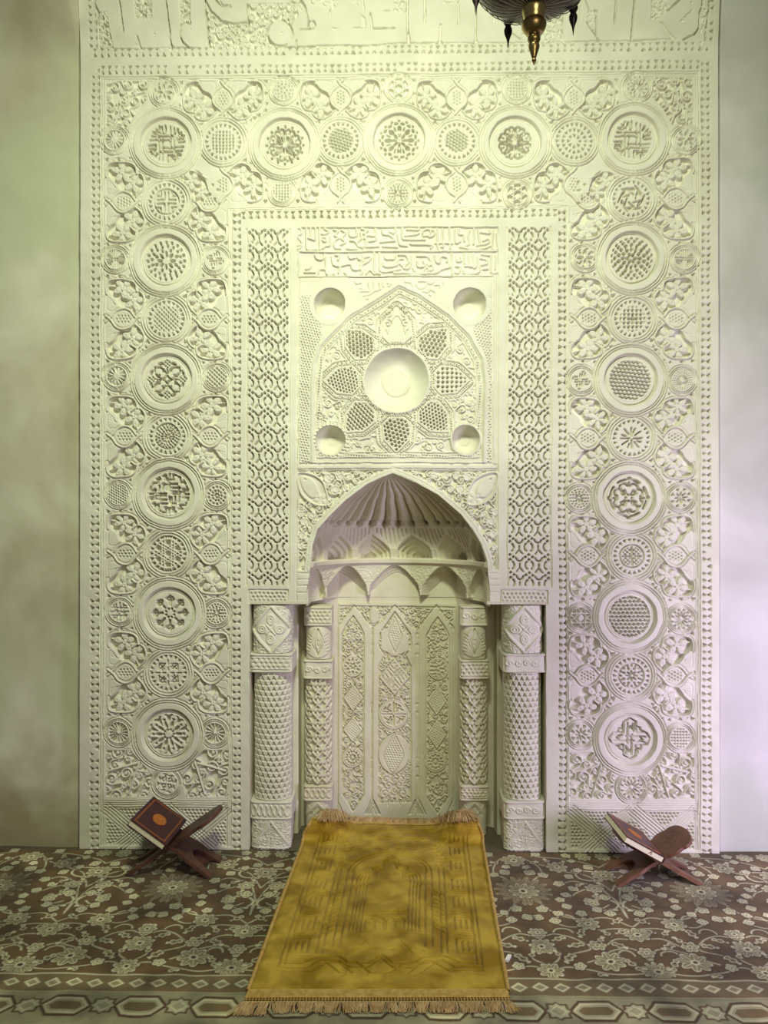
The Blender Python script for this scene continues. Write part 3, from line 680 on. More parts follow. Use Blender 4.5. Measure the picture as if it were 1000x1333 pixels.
# centre frame edges
cl0, cl1 = tU(386.5), tU(648)
W.groove(vline(cl0, tV(296), tV(790)), 1.1, 2.2); W.groove(vline(cl1, tV(296), tV(790)), 1.1, 2.2)
# ---- inscription rows
i0, i1 = tU(388), tU(647)
rows = [(tV(296), tV(325.5)), (tV(328), tV(358))]
def X10(pts, off): return [T(off + a / 10., 290 + b / 10.) for a, b in pts]
for (a, b) in rows: W.poly([(i0, a), (i1, a), (i1, b), (i0, b)], -3.4, 1.3)
INS = {380: [  # row one, traced stroke by stroke
    [(60, 70), (110, 75), (120, 140), (60, 170), (110, 230), (115, 250)], [(60, 300), (120, 290), (90, 340), (60, 345)], [(185, 60), (185, 270), (200, 345), (330, 340)], [(240, 60), (240, 190), (230, 205), (200, 195)], [(300, 70), (300, 210), (250, 210)], [(355, 70), (365, 340)],
    [(420, 80), (480, 110), (420, 150), (380, 140)], [(400, 190), (440, 190), (450, 230), (420, 240), (395, 220)], [(500, 170), (500, 280), (440, 300), (400, 330)], [(540, 90), (600, 110), (560, 160), (620, 190), (560, 230), (560, 320), (640, 330)], [(640, 90), (700, 130), (650, 200), (700, 250), (640, 280)],
    [(740, 90), (760, 170), (840, 170), (840, 80)], [(760, 230), (820, 240), (870, 310), (930, 310)], [(890, 120), (900, 200), (850, 250)], [(950, 90), (960, 260), (920, 330)], [(720, 330), (860, 345)]],
  465: [[(60, 80), (140, 100), (80, 140)], [(90, 200), (130, 170), (240, 165), (240, 80)], [(150, 240), (230, 230), (250, 180)], [(330, 90), (340, 150), (420, 160), (480, 210)], [(420, 110), (470, 140), (500, 100), (500, 60)], [(300, 250), (400, 240), (490, 230)], [(520, 150), (540, 230), (560, 290), (650, 300)],
    [(580, 70), (590, 200), (640, 215), (880, 215)], [(640, 90), (790, 90), (800, 60)], [(620, 170), (700, 160), (760, 150), (800, 130)], [(690, 270), (740, 280), (960, 280)], [(860, 170), (930, 160), (960, 110), (920, 80), (860, 100), (850, 140)], [(330, 310), (520, 320)], [(120, 320), (280, 310)]],
  555: [[(40, 180), (90, 160), (110, 110), (60, 80)], [(140, 80), (150, 330)], [(215, 80), (220, 300), (190, 310)], [(300, 60), (310, 330)], [(370, 80), (380, 250), (440, 230)], [(420, 80), (430, 140), (480, 150), (490, 230)], [(560, 90), (540, 160), (550, 270), (490, 300)], [(620, 70), (610, 270)], [(670, 80), (690, 260)], [(700, 110), (820, 130), (820, 90)],
    [(730, 230), (800, 200), (820, 240), (760, 270), (650, 290)], [(440, 310), (600, 340), (760, 320), (840, 290)], [(870, 90), (860, 330)], [(910, 130), (930, 330), (870, 335)], [(120, 260), (260, 260), (340, 260)], [(60, 330), (80, 290), (20, 280)]]}
INS2 = {380: [[(80, 400), (85, 560), (80, 640), (110, 690), (320, 680), (350, 610), (430, 600)], [(180, 600), (230, 590), (240, 560)], [(300, 420), (330, 470), (400, 470), (420, 410)], [(440, 420), (445, 660), (540, 660)], [(520, 440), (540, 540), (620, 570), (600, 650)], [(570, 420), (620, 430), (600, 480)], [(640, 560), (760, 540), (790, 600), (880, 600), (900, 520), (990, 490)],
    [(740, 420), (760, 460), (820, 450)], [(850, 440), (880, 480), (930, 470), (920, 430)], [(680, 650), (740, 680), (900, 665), (930, 600)], [(160, 640), (300, 640)]],
  465: [[(60, 640), (60, 560), (150, 500), (180, 440), (100, 450)], [(220, 400), (225, 600), (260, 650), (300, 660)], [(290, 400), (300, 620), (420, 630), (560, 600)], [(120, 660), (170, 610), (220, 660), (260, 640)], [(360, 430), (370, 470), (440, 470), (480, 470), (500, 430)], [(330, 510), (360, 570), (520, 550), (540, 480), (600, 470)], [(540, 420), (640, 430), (670, 510), (600, 570), (560, 530)],
    [(700, 430), (700, 540), (670, 600), (600, 590)], [(780, 500), (790, 570), (880, 560), (860, 500)], [(730, 590), (760, 640), (840, 640), (880, 600)], [(780, 430), (900, 430)], [(930, 440), (960, 520), (900, 540)], [(480, 650), (640, 655), (740, 670), (940, 650)], [(900, 580), (960, 620)]],
  555: [[(20, 560), (70, 540), (80, 600), (20, 620)], [(60, 660), (150, 640), (200, 600), (300, 570), (310, 530)], [(110, 420), (130, 500), (180, 510), (190, 440), (270, 450), (270, 500)], [(330, 400), (335, 660)], [(390, 430), (400, 500), (450, 490), (440, 440)], [(380, 560), (440, 570), (420, 650), (370, 640)], [(490, 400), (495, 530)], [(545, 400), (550, 540), (500, 560)], [(600, 400), (605, 550), (560, 560)], [(660, 440), (650, 560), (620, 580)], [(700, 460), (780, 480), (790, 530), (700, 550), (700, 590)],
    [(480, 600), (500, 660), (660, 650), (700, 610)], [(740, 600), (800, 590)], [(840, 410), (850, 640), (940, 640)], [(900, 420), (900, 600)], [(720, 410), (820, 420)]]}
INS3 = {380: [[(820, 760), (840, 790), (900, 780), (900, 760)], [(720, 840), (780, 830)], [(820, 860), (830, 900), (880, 895), (870, 850), (940, 850)], [(900, 890), (1000, 890)], [(820, 990), (900, 1010), (960, 980)], [(860, 930), (960, 950)]],
  465: [[(20, 850), (80, 840), (60, 890), (10, 890)], [(150, 770), (160, 860), (130, 880)], [(220, 770), (230, 870), (180, 890)], [(290, 770), (310, 860), (260, 880)], [(340, 770), (345, 830)], [(60, 950), (160, 930), (240, 880)], [(60, 1000), (150, 980)], [(400, 780), (440, 790), (410, 820)], [(620, 770), (700, 780), (720, 820)], [(760, 800), (800, 860), (870, 850), (900, 800)], [(860, 890), (920, 900), (940, 860)], [(800, 760), (980, 770)], [(950, 830), (990, 870)]],
  555: [[(20, 780), (60, 790), (100, 760)], [(110, 800), (180, 800), (190, 870), (320, 890)], [(220, 760), (230, 820), (300, 820)], [(300, 760), (320, 830)], [(380, 760), (400, 790), (460, 770)], [(20, 860), (100, 880), (150, 930)], [(40, 930), (100, 960), (160, 1010)]]}
for S_ in (INS, INS2):
    for off, L_ in S_.items():
        for s_ in L_: W.line(crom(X10(s_, off), 3) if len(s_) > 2 else X10(s_, off), 2.5, -.15, 1.5, ridge=.45)
for e in (326.8, 359.2): W.groove([(i0, tV(e) - 1.4), (i1, tV(e) - 1.4)], .8, 1.0)

# ---- star panel with cups
s0, s1, sv0, sv1 = tU(388.5), tU(642), tV(360.5), tV(603)
W.poly(TP([(452, 361), (590, 361), (560, 388), (519, 371), (480, 396)]), -2.0, 1.6)
for off, L_ in INS3.items():
    for s_ in L_: W.line(X10(s_, off), 2.4, -.2, 1.5, ridge=.4)
archL = [(406.6, 601), (406.6, 500), (409, 472), (416.4, 449.6), (439, 426), (458, 407.6), (492, 388), (518.6, 370.6)]
archR = [(518.6, 370.6), (548, 384), (587, 410), (612, 435.6), (629, 466), (633, 500), (630.6, 601)]
A_ = TP(archL + archR[1:])
inside = [(x_, y_) for x_, y_ in A_]
# punched ground outside the arch
P = [(s0 + 2, sv0 + 2), (s1 - 2, sv0 + 2), (s1 - 2, sv1 - 2), (s0 + 2, sv1 - 2)]
sl, x, y = W.w(s0, sv0, s1, sv1, 0)
dA = dpoly(x, y, inside)
side = sm(np.maximum(np.maximum(s0 + 2 - x, x - s1 + 2), tV(385) - y), 1) * (1 - sm(dA - 4, 1.5))
band = (1 - sm(np.abs(x - UC) - 100, 2))
W.H[sl] -= 4.0 * L_dots(3.9, .8, .2)(x, y) * side * band
W.poly(inside, -1.0, 1.5)
cx0, cy0 = T(516, 495)
xr, yr = x - cx0, y - cy0; rr = np.hypot(xr, yr)
inA = sm(dA + 3, 1.5)
m = np.zeros(x.shape)
for o, w_ in ((4.5, .5), (11, .5)): m = np.maximum(m, .55 * sm(np.abs(dA + o) - w_, 1))
m = np.maximum(m, sm(np.abs(dA + 7.8) - 1.2, 1.) * L_dots(3.4, .62, .1, False)(x, y))
xf, yf = fold(xr, yr, 8, PI / 2); ya = np.abs(yf)
kite_ = [(50, 8), (56, 15), (76, 20), (88, 9), (91, 0)]
dk = dpoly(xf, ya, [(49, -9), (49, 9), (58, 18.5), (78, 16), (95, 0), (92, -9)])
gz = (dA < -12)
for o in (3.0, 8.2): m = np.maximum(m, .6 * sm(np.abs(dk - o + 1) - .5, 1) * gz)
m = np.maximum(m, sm(np.abs(dk - 4.6) - 1.1, 1.) * L_dots(3.3, .62, .4)(x, y) * gz)
ang = (np.arctan2(yr, xr) + PI / 8) % (2 * PI); sec = np.floor(ang / (PI / 4)).astype(int) % 8
pats = {0: L_dots(6.0, 1.5, 0, False, 'd'), 1: L_dots(4.7, 1.2, .4), 2: L_dots(5.6, 1.7, .3, True, 'd'), 3: L_dots(5., 1.2, .8, True, 's'), 4: L_dots(4.6, 1.15, .3), 5: L_dots(5.4, 1.75, .5), 6: None, 7: L_dots(5.8, 1.8, 1.2)}
for k_, fn in pats.items():
    if fn is not None: m = np.maximum(m, 1.25 * fn(x, y) * sm(dk + 1.5, 1.2) * (sec == k_))
m = np.maximum(m, .9 * L_dots(3.1, .6, 0)(x, y) * sm(np.abs(rr - 47.5) - 2.2, 1))
infill = sm(10 - dk, 1.5) * sm(dA + 13, 1.5) * sm(50 - rr, 1)
W.H[sl] -= 6.5 * m * inA
H_keep = W.H.copy(); scroll_fill(W, inside, 21, 2.6, 6.5, 1.5, -1.1, -3.6, 1500); H_f = W.H; W.H = H_keep.copy(); W.H[sl] = H_keep[sl] * (1 - infill) + H_f[sl] * infill
for sg in (-1, 1):
    W.groove(spiral(cx0 + sg * 11, cy0 - 90, 8, 90, 1.2, sg), 1.0, 2.4); W.groove(spiral(cx0 + sg * 11, cy0 - 74, 5, -90, 1.1, -sg), 1.0, 2.4)
    W.groove([(cx0 + sg * 1, cy0 - 84), (cx0 + sg * 5, cy0 - 78), (cx0 + sg * 11, cy0 - 58), (cx0 + sg * 14, cy0 - 66)], 1.0, 2.2)
for c, sg in ((T(416, 541), 1), (T(552, 580), -1), (T(552, 588), 1), (T(478, 585), 1), (T(438, 530), -1), (T(600, 533), 1)): W.groove(spiral(c[0], c[1], 6, 30, 1.2, sg), 1., 2.)
W.line(A_, 3.2, .9, 1.4, ridge=.4)
W.groove([(s0, sv0), (s1, sv0), (s1, sv1), (s0, sv1), (s0, sv0)], 1.1, 2.0)
CUPS = [(429, 396, 27.5, 20.5, 27, 8), (612, 396, 28, 21.5, 25, 9.5), (430, 573, 22, 19.5, 21, 7), (607, 572, 21.5, 18.5, 20, 8), (516, 495, 44, 42, 21, 20.5)]
cupk = []
for i, (u, v, ro, ri, dp, rb) in enumerate(CUPS):
    c = T(u, v); sl, x, y = W.w(c[0] - ro, c[1] - ro, c[0] + ro, c[1] + ro, 4); r = np.hypot(x - c[0], y - c[1])
    W.paint(sl, r - ro, .6 if i < 2 else 0, 2.0)
    t = cl((ri - r) / (ri - rb))
    prof = dp * (np.sqrt(1 - (1 - t) ** 2) if i < 4 else np.sin(t * PI / 2))
    W.H[sl] -= prof
    W.H[sl] -= .9 * sm(np.abs(r - rb * .95) - .35, 1.0)
    if i == 4: W.H[sl] += 1.2 * sm(r - rb * .9, 2.5)
    if i in (2,): W.H[sl] -= 2.4 * R_ell(x - c[0], y - c[1], 26, ro - 1, 1, 1.4)
    k_ = lab('plaster_cup', 'cen'); W.L[sl][np.hypot(W.U[sl] - c[0], W.V[sl] - c[1]) < ro + .5] = k_
    cupk.append(k_)
# ---- spandrels over the niche arch
open_px = [(387, 790), (399, 786.5), (399, 770), (403, 750), (404, 738), (407, 710), (413.6, 689), (426, 675), (450, 651), (478, 630.5), (496, 622), (511.5, 616.5),
           (526, 622), (543, 629), (570, 644), (600, 669.5), (615, 689), (627, 710), (634, 730), (636, 750), (638, 768), (638, 786.5), (649, 790)]
OP = TP(open_px)
sp0, sp1 = tV(612), tV(742)
W.poly([(cl0 + 2, sp0), (cl1 - 2, sp0), (cl1 - 2, sp1), (cl0 + 2, sp1)], -4.2, 1.4)
scroll_fill(W, [(cl0 + 3, sp0 + 1), (cl1 - 3, sp0 + 1), (cl1 - 3, sp1), (cl0 + 3, sp1)], 5, 3.0, 6.4, 1.9, -.3, -5.0, 2600)
for sg, cc in ((1, 0), (-1, 1)):
    q = (lambda u: u) if sg == 1 else (lambda u: 1036 - u)
    leaf = crom(TP([(q(388.5), 616), (q(405), 617), (q(418), 625), (q(425), 640), (q(426), 656), (q(412), 657), (q(398), 650), (q(390), 638)]), 4, True)
    W.poly(leaf, -3, 1.3); W.poly(crom(TP([(q(391), 619), (q(404), 622), (q(412), 632), (q(415), 645), (q(405), 648), (q(396), 640), (q(392), 630)]), 3, True), -.6, 1.6)
    c = T(q(417), 650); flower(c[0], c[1], 9, 5, .5, -.7)
    W.line(leaf, 2.4, .1, 1.4, ridge=.4); W.dot(*T(q(397), 624), 1.3, 2.5)
    for (u, v, r, a0, s_) in ((427, 621, 7, 0, 1), (443, 620, 6, 180, -1), (437, 637, 7, 90, 1), (455, 620, 5, 0, 1), (471, 619, 4, 90, -1), (449, 636, 4, 0, -1), (391, 668, 5, 0, 1), (396, 680, 7, 90, -1), (394, 696, 6, 0, 1), (406, 671, 5, 90, 1), (392, 712, 4, 0, -1)):
        c = T(q(u), v); W.disc(c[0], c[1], r * .7, -1.2, 2); W.line(spiral(c[0], c[1], r, a0, 1.2, s_ * sg, r1=.4), 1.7, -.3, ridge=.3)
dO_full = dpoly(W.x, W.y, OP)
ring_ = (dO_full < 8.5) & (W.V < tV(745))
prof = np.where(np.abs(dO_full - 1.8) < 1.9, 1.0, np.where(np.abs(dO_full - 5.8) < 1.5, .4, -1.1))
mm_ = cl((8.5 - dO_full) / 1.2) * (W.V < tV(745)); W.H = np.where(ring_, W.H * (1 - mm_) + prof * mm_, W.H)
# imposts
for (a, c) in ((387, 402), (637, 649)):
    W.poly(TP([(a, 742), (c, 742), (c, 790), (a, 790)]), .4, 1.5)
    for vv in (746, 754, 762, 771): W.groove(TP([(a + 1, vv), (c, vv)]), .9, 1.2)
for (a, b) in ((604.5, 0), (610.5, 0)): W.groove([(cl0 + 1, tV(a)), (cl1 - 1, tV(a))], 1.0, 1.8)

# ---- part regions
Uq, Vq = W.U, W.V
def setl(mask, k): W.L[mask & (W.L == 0)] = k
setl((Vq < T(520, 77)[1]), K_FRZ)
for k_, (a, c) in enumerate(((fl0, fl1), (fr0, fr1))): setl((Uq > a - 6) & (Uq < c + 4) & (Vq > vb + 1), K_DADO[k_])
fld = ((Uq > fl0 - 6) & (Uq < fl1 + 5) & (Vq > vt0 - 6)) | ((Uq > fr0 - 5) & (Uq < fr1 + 6) & (Vq > vt0 - 6)) | ((Vq > vt0 - 6) & (Vq < vt1 + 5) & (Uq > fl0 - 6) & (Uq < fr1 + 6))
setl(fld, K_FIELD)
setl((Uq > i0 - 1) & (Uq < i1 + 1) & (Vq > tV(295)) & (Vq < tV(359.8)), K_INS)
setl((Uq > s0 - 1) & (Uq < s1 + 2) & (Vq > tV(359.8)) & (Vq < tV(604)), K_STAR)
setl((Uq > cl0) & (Uq < cl1) & (Vq > tV(604)) & (Vq < tV(790)), K_SPAN)
setl((Uq > il + 7) & (Uq < ir - 7) & (Vq > it + 7), K_CEN)
setl(W.L == 0, K_EDGE)
# hand-worked unevenness
W.H += .35 * vnoise(W.U, W.V, 14, 77) + .5 * vnoise(W.U, W.V, 60, 78)

# opening: niche arch above, full width of niche and corner shafts below
jl, jr = tU(325), tU(711); vs = tV(787)
OPF = TP([p for p in open_px if p[1] < 787])
polyO = [(jl, vs)] + OPF[0:] + [(jr, vs), (jr, bot + 20), (jl, bot + 20)]
dO = dpoly(W.U, W.V, polyO)
gy, gx = np.gradient(dO, W.v, W.u)
ins = dO < 0
kv = ins.copy(); fm = ~(ins[:-1, :-1] & ins[1:, :-1] & ins[:-1, 1:] & ins[1:, 1:])
Uo = np.where(ins, W.U - dO * gx, W.U); Vo = np.where(ins, W.V - dO * gy, W.V); Vo = np.minimum(Vo, bot)
Hs = np.where(ins, 0, W.H)
# the frieze leans out towards the room near the vault
def lean(V): 
    t = cl((ft + 4 - V) / 75.); return 7.5 * t ** 1.4 * (1 + 0 * t) + 14 * cl((-6 - V) / 60.) 
X = wx(Uo); Z = wz(Vo); Y = -(Hs + lean(Vo)) / K
# returns at the outer edges
X = np.hstack([X[:, :1], X, X[:, -1:]]); Z = np.hstack([Z[:, :1], Z, Z[:, -1:]]); Y = np.hstack([np.full((Y.shape[0], 1), .075), Y, np.full((Y.shape[0], 1), .075)])
L2 = np.hstack([W.L[:, :1], W.L, W.L[:, -1:]]); fm = np.hstack([np.ones((fm.shape[0], 1), bool), fm, np.ones((fm.shape[0], 1), bool)])
nr, nc = X.shape
VV = np.stack([X, Y, Z], -1).reshape(-1, 3); QQ = grid_quads(nr, nc)
fl = L2[:-1, :-1].ravel(); fm = fm.ravel()
surround = empty('carved_surround', (0, 0, 0), 'tall white carved stucco surround of vine leaves and round medallions framing the prayer niche', 'wall carving')
centre = empty('niche_facade', (0, 0, 0), 'carved plaster front around the pointed niche arch, with starred panel, cups and lattice strips', 'niche front')
frz_e = None
plabel = {'large': 'large roundel with a sunken pierced disc', 'medium': 'medium roundel between two larger ones', 'small': 'small roundel beside a large one'}
kinds = dict(roundels)
for k_, (nm, grp) in LAB.items():
    sel = fm & (fl == k_)
    if not sel.any(): continue
    if grp == 'frz':
        o = sub_mesh('inscription_frieze', VV, QQ[sel], M['stucco'])
        tag(o, 'band of huge carved Arabic lettering and knotwork across the top of the wall', 'frieze')
    else:
        o = sub_mesh(nm, VV, QQ[sel], M['stucco'], surround if grp == 'sur' else centre)
        if k_ in kinds: o['label'] = plabel[kinds[k_]]
        if k_ in cupk: o['label'] = 'large central dished cup' if k_ == cupk[-1] else 'hollow plaster cup'

# ------------------------------------------------------------------ niche interior
interior = empty('niche_interior', (0, 0, 0), 'fluted shell vault, two tiers of small pointed arches and carved back wall inside the niche', 'prayer niche')
apV = OPF[10][1] + .3
opL = sorted([(p[1], p[0]) for p in OPF[:11]]); opR = sorted([(p[1], p[0]) for p in OPF[10:]])
opL = [q for q in opL]; 
def uLf(V): return np.interp(V, [q[0] for q in opL], [q[1] for q in opL])
def uRf(V): return np.interp(V, [q[0] for q in opR], [q[1] for q in opR])
V0, V1 = apV - .5, tV(789)
n_v, n_t = 230, 460
vv = apV + (V1 - apV) * np.linspace(0, 1, n_v) ** 1.0
tt = np.linspace(0, 1, n_t); tt = tt - .035 * np.sin(4 * PI * tt)
TT, VVg = np.meshgrid(tt, vv)
th = PI * (1 - TT)          # PI = left jamb, 0 = right jamb
a_, b_ = uLf(VVg), uRf(VVg); cc = (a_ + b_) / 2; hw = np.maximum((b_ - a_) / 2, .01)
hw_l = 116.5
sV = lambda v: tV(v)
bdep = .345 * K * np.minimum(1, (hw / hw_l)) ** .9
fx, fy = cc + hw * np.cos(th), bdep * np.sin(th)
fx = fx - 6 * np.sin(th) ** 2
# back plan (V > ledge)
plan = [(-.388, 0), (-.392, .17), (-.34, .27), (-.285, .372), (0, .374), (.285, .372), (.34, .27), (.392, .17), (.388, 0)]
ang = [PI, PI * .88, PI * .79, PI * .70, PI / 2, PI * .30, PI * .21, PI * .12, 0]
bx = np.interp(-th, [-a for a in ang], [UC + p[0] * K for p in plan]); by = np.interp(-th, [-a for a in ang], [p[1] * K for p in plan])
vA, vB, vC_ = sV(690), sV(733), sV(741)
deg = np.degrees(th)
nrm = np.stack([np.cos(th), np.sin(th)], -1)
out = np.zeros(TT.shape)     # outward (into the wall) displacement, px
# flutes of the shell
nfl = 17
env = sst(apV, apV + 12, VVg) * (1 - sst(vA - 7, vA + 1, VVg + 2.5 * np.abs(((deg / 12 + .5) % 1) - .5) * 4))
lobes = np.abs(np.sin(nfl * th / 1.0))
out += env * (hw / hw_l) ** 1.1 * (24.0 * (1 - lobes ** .7))
# tier one
p = (deg / 30.0) % 1.0; xa = np.abs(p - .5) * 2; yq = (vB - VVg) / (vB - vA)
def parch(xa, yq, s_):
    hwid = np.where(yq < .38 * s_, s_, s_ * (1 - cl((yq - .38 * s_) / (.62 * s_)) ** 1.5)); return hwid - xa
t1 = (VVg > vA - 8) & (VVg < vB)
stp = np.zeros(TT.shape)
for s_, dd in ((.80, 7.), (.63, 6.), (.46, 7.0), (.24, 5.)):
    stp += dd * cl(parch(xa, yq + .02, s_) * 16 + .5) * (yq < s_ + .02)
out += np.where(t1, stp, 0)
hat = (np.abs(((p * 9) % 1) - .5) < .17) & (parch(xa, yq, .92) < -.03) & (VVg > vA - 1) & (VVg < vB - 14)
out += np.where(hat & t1, 2.4, 0)
zz = vA - 5 + 7 * np.abs(((deg / 15) % 1) - .5) * 2
out += 5.0 * sst(-1, 1, zz - VVg) * (VVg > vA - 12) * env
pil = (xa > .80) & (VVg > vB - 15) & t1; out -= np.where(pil, 1.4, 0); out += np.where(pil & (np.abs(((p * 24) % 1) - .5) < .18), 1.2, 0)
# ledge
out -= 4.0 * sst(vB - 1.2, vB, VVg) * (1 - sst(vC_ - 2, vC_ - .8, VVg))
# tier two: pendants between arches
pw = (deg / 36.0) % 1.0; xw = np.abs(pw - .5) * 2      # 0 arch centre, 1 pendant axis
yw = (VVg - vC_) / (V1 - 1.5 - vC_)                      # 0 ledge, 1 pendant tips
mz = np.zeros(TT.shape)
for s_, dd in ((0, .38), (.10, .24), (.2, .2), (.30, .18)):
    edge = .90 * np.clip((yw - .03 - s_ * .7) / .62, 0, 1) ** .6 - s_ * .12 + .06 * sst(.6, .95, yw)
    mz += dd * cl((edge - xw) * 22 + .5) * (yw > .03 + s_ * .6)
mz = np.where(yw > .0, mz, 0); mz = np.where(yw > .93, np.maximum(mz, sst(.95, .985, yw)), mz)
mz = cl(mz)
qx = fx + out * nrm[..., 0]; qy = fy + out * nrm[..., 1]
low = VVg > vC_
carv = np.where(low & (mz < .1) & (yw < .8), 1.6 * (worm(deg * 1.9, VVg, 4.2, 88, .25)) * sst(.05, .12, yw) * (np.abs(xw - 1) < .55 * (1 - yw)), 0)
gx_ = fx + (bx - fx) * mz + carv * nrm[..., 0]; gy_ = fy + (by - fy) * mz + carv * nrm[..., 1]
PX = np.where(low, gx_, qx); PY = np.where(low, gy_, qy); PY = np.maximum(PY, 0)
edge_w = np.minimum(1, np.minimum(TT, 1 - TT) / .012)
PX = PX * edge_w + fx * (1 - edge_w); PY = PY * edge_w + fy * (1 - edge_w)
NV = np.stack([wx(PX), PY / K - .001, wz(VVg)], -1).reshape(-1, 3); NQ = grid_quads(n_v, n_t)
vf = VVg[:-1, :-1].ravel()
for nm, m in (('shell_vault', vf < vA - 4), ('arch_tier', (vf >= vA - 4) & (vf < vC_)), ('arch_tier', vf >= vC_)):
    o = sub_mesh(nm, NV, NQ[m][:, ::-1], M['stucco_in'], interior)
    if nm == 'arch_tier': o['label'] = 'upper tier of nested pointed arches' if m[vf < vC_].any() else 'lower tier of arches on hanging pendants'
# lower niche walls with recesses for the corner shafts
xl, xr_ = wx(jl), wx(jr)
plan2 = [(xl, .0), (xl, .17), (-.455, .18), (-.450, .26), (-.34, .30), (-.285, .374), (.285, .374), (.34, .30), (.450, .26), (.455, .18), (xr_, .17), (xr_, .0)]
pl = []
for (a, b), (c, d) in zip(plan2[:-1], plan2[1:]):
    n = max(2, int(math.hypot(c - a, d - b) / .006))
    pl += [(a + (c - a) * i / n, b + (d - b) * i / n) for i in range(n)]
pl.append(plan2[-1]); pl = np.array(pl); nz = 180; zt = wz(vs - .6)
zz_ = np.linspace(zt, 0, nz)
XX = np.tile(pl[:, 0], (nz, 1)); YY = np.tile(pl[:, 1], (nz, 1)); ZZ = np.tile(zz_[:, None], (1, len(pl)))
YY = YY + .003 * vnoise(XX * 300, ZZ * 300, 22, 5) * (YY > .02)
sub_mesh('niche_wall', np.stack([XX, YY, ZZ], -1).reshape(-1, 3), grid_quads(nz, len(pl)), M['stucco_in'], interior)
for s_ in (-1, 1):
    bm = bmesh.new()
    e = xl if s_ < 0 else xr_
    pts = [(e, -.001), (s_ * .388, -.001), (s_ * .388, .17), (s_ * .34, .28), (s_ * .285, .376), (s_ * .45, .376), (e, .376)]
    for dz in (0, .03): pass
    top = [bm.verts.new((x_, y_, zt + .012)) for x_, y_ in pts]; lo = [bm.verts.new((x_, y_, zt)) for x_, y_ in pts]
    bm.faces.new(top); bm.faces.new(lo[::-1])
    for i in range(len(pts)): bm.faces.new([lo[i], lo[(i + 1) % len(pts)], top[(i + 1) % len(pts)], top[i]])
    bm_obj('soffit', bm, M['stucco_in'], interior)

# ---- carved back wall panel
Bk = Cv(434, 786, 600, 1072, .62, warp=.3, seed=40)
def B_g(pts, w=1.0, dep=1.8): Bk.groove(pts, w, dep)
def worm_fill(pts, seed, s_=7.5, dep=-3.6):
    scroll_fill(Bk, list(pts), seed, 2.8, 5.2, 1.5, -.2, -4.0, 1500)
def z6(pts, oy=780): return [(430 + a / 5.882, oy + b / 5.882) for a, b in pts]
Bk.groove([(440, 789.5), (592, 791)], 1.4, 2.2)
worm_fill(z6([(75, 75), (180, 60), (100, 160), (70, 210)]), 1); worm_fill(z6([(205, 60), (490, 60), (400, 170), (320, 215), (265, 160)]), 2)
worm_fill(z6([(505, 60), (780, 80), (700, 215), (665, 245), (590, 190)]), 3); worm_fill(z6([(830, 90), (940, 90), (935, 240), (880, 160)]), 4)
Bk.disc(*z6([(332, 130)])[0], 7, -.2, ry=12); Bk.groove(arc(*z6([(332, 130)])[0], 6, 0, 360, 14, 11), .8, 1.5)
for sgn, off in ((0, 0), (1, 0)):
    pass
def lane(cx, hw_, v0, v1, ext=7):
    L_ = [(cx - hw_, v1 - 18), (cx - hw_, v0 + 24), (cx - hw_ * .6, v0 + 12), (cx, v0), (cx + hw_ * .6, v0 + 12), (cx + hw_, v0 + 24), (cx + hw_, v1 - 18), (cx, v1 + (4 if hw_ < 15 else -2)), (cx - hw_, v1 - 18)]
    return L_
LL = lane(459.5, 14, 802, 1052); RL = lane(570, 14.5, 804, 1055)
for P in (LL, RL):
    worm_fill(P[:-1], 5, 7.0); B_g(P, 1.2, 2.6)
CLn = [(493, 1045), (493, 868), (500, 853), (492, 840), (495, 825), (514, 797), (534, 825), (536, 840), (528, 853), (535, 868), (535, 1045)]
worm_fill(CLn, 6, 7.5); B_g(CLn, 1.3, 2.6)
# outer outlines of lanes (cusped)
for cx, h_ in ((461, 23), (514, 29), (568, 23)):
    P = [(cx - h_, 1040), (cx - h_, 818), (cx, 788), (cx + h_, 818), (cx + h_, 1040), (cx + h_ - 9, 1060)]; B_g(P, 1.0, 2.2); B_g([(cx - h_, 1040), (cx - h_ + 9, 1060)], 1.0, 2.2)
for v_ in (826, 840, 852, 917, 928, 988, 1000, 1012):
    for cx in (484.5, 543): Bk.dot(cx, v_, 1.6, 2.6)
def plate(pts, h=-.2): Bk.poly(pts, h, 1.1)
plate(z6([(495, 105), (560, 250), (605, 290), (600, 340), (610, 395), (560, 400), (495, 440), (430, 405), (385, 390), (390, 310), (385, 250), (440, 220)])); B_g(z6([(495, 140), (550, 280), (495, 410), (440, 280), (495, 140)]), .9, 1.6)
c = z6([(493, 285)])[0]; Bk.fill_holes(z6([(495, 170), (535, 280), (495, 380), (455, 280)]), lambda x, y: L_dots(3.4, .8, .2)(x, y), 2, .2)
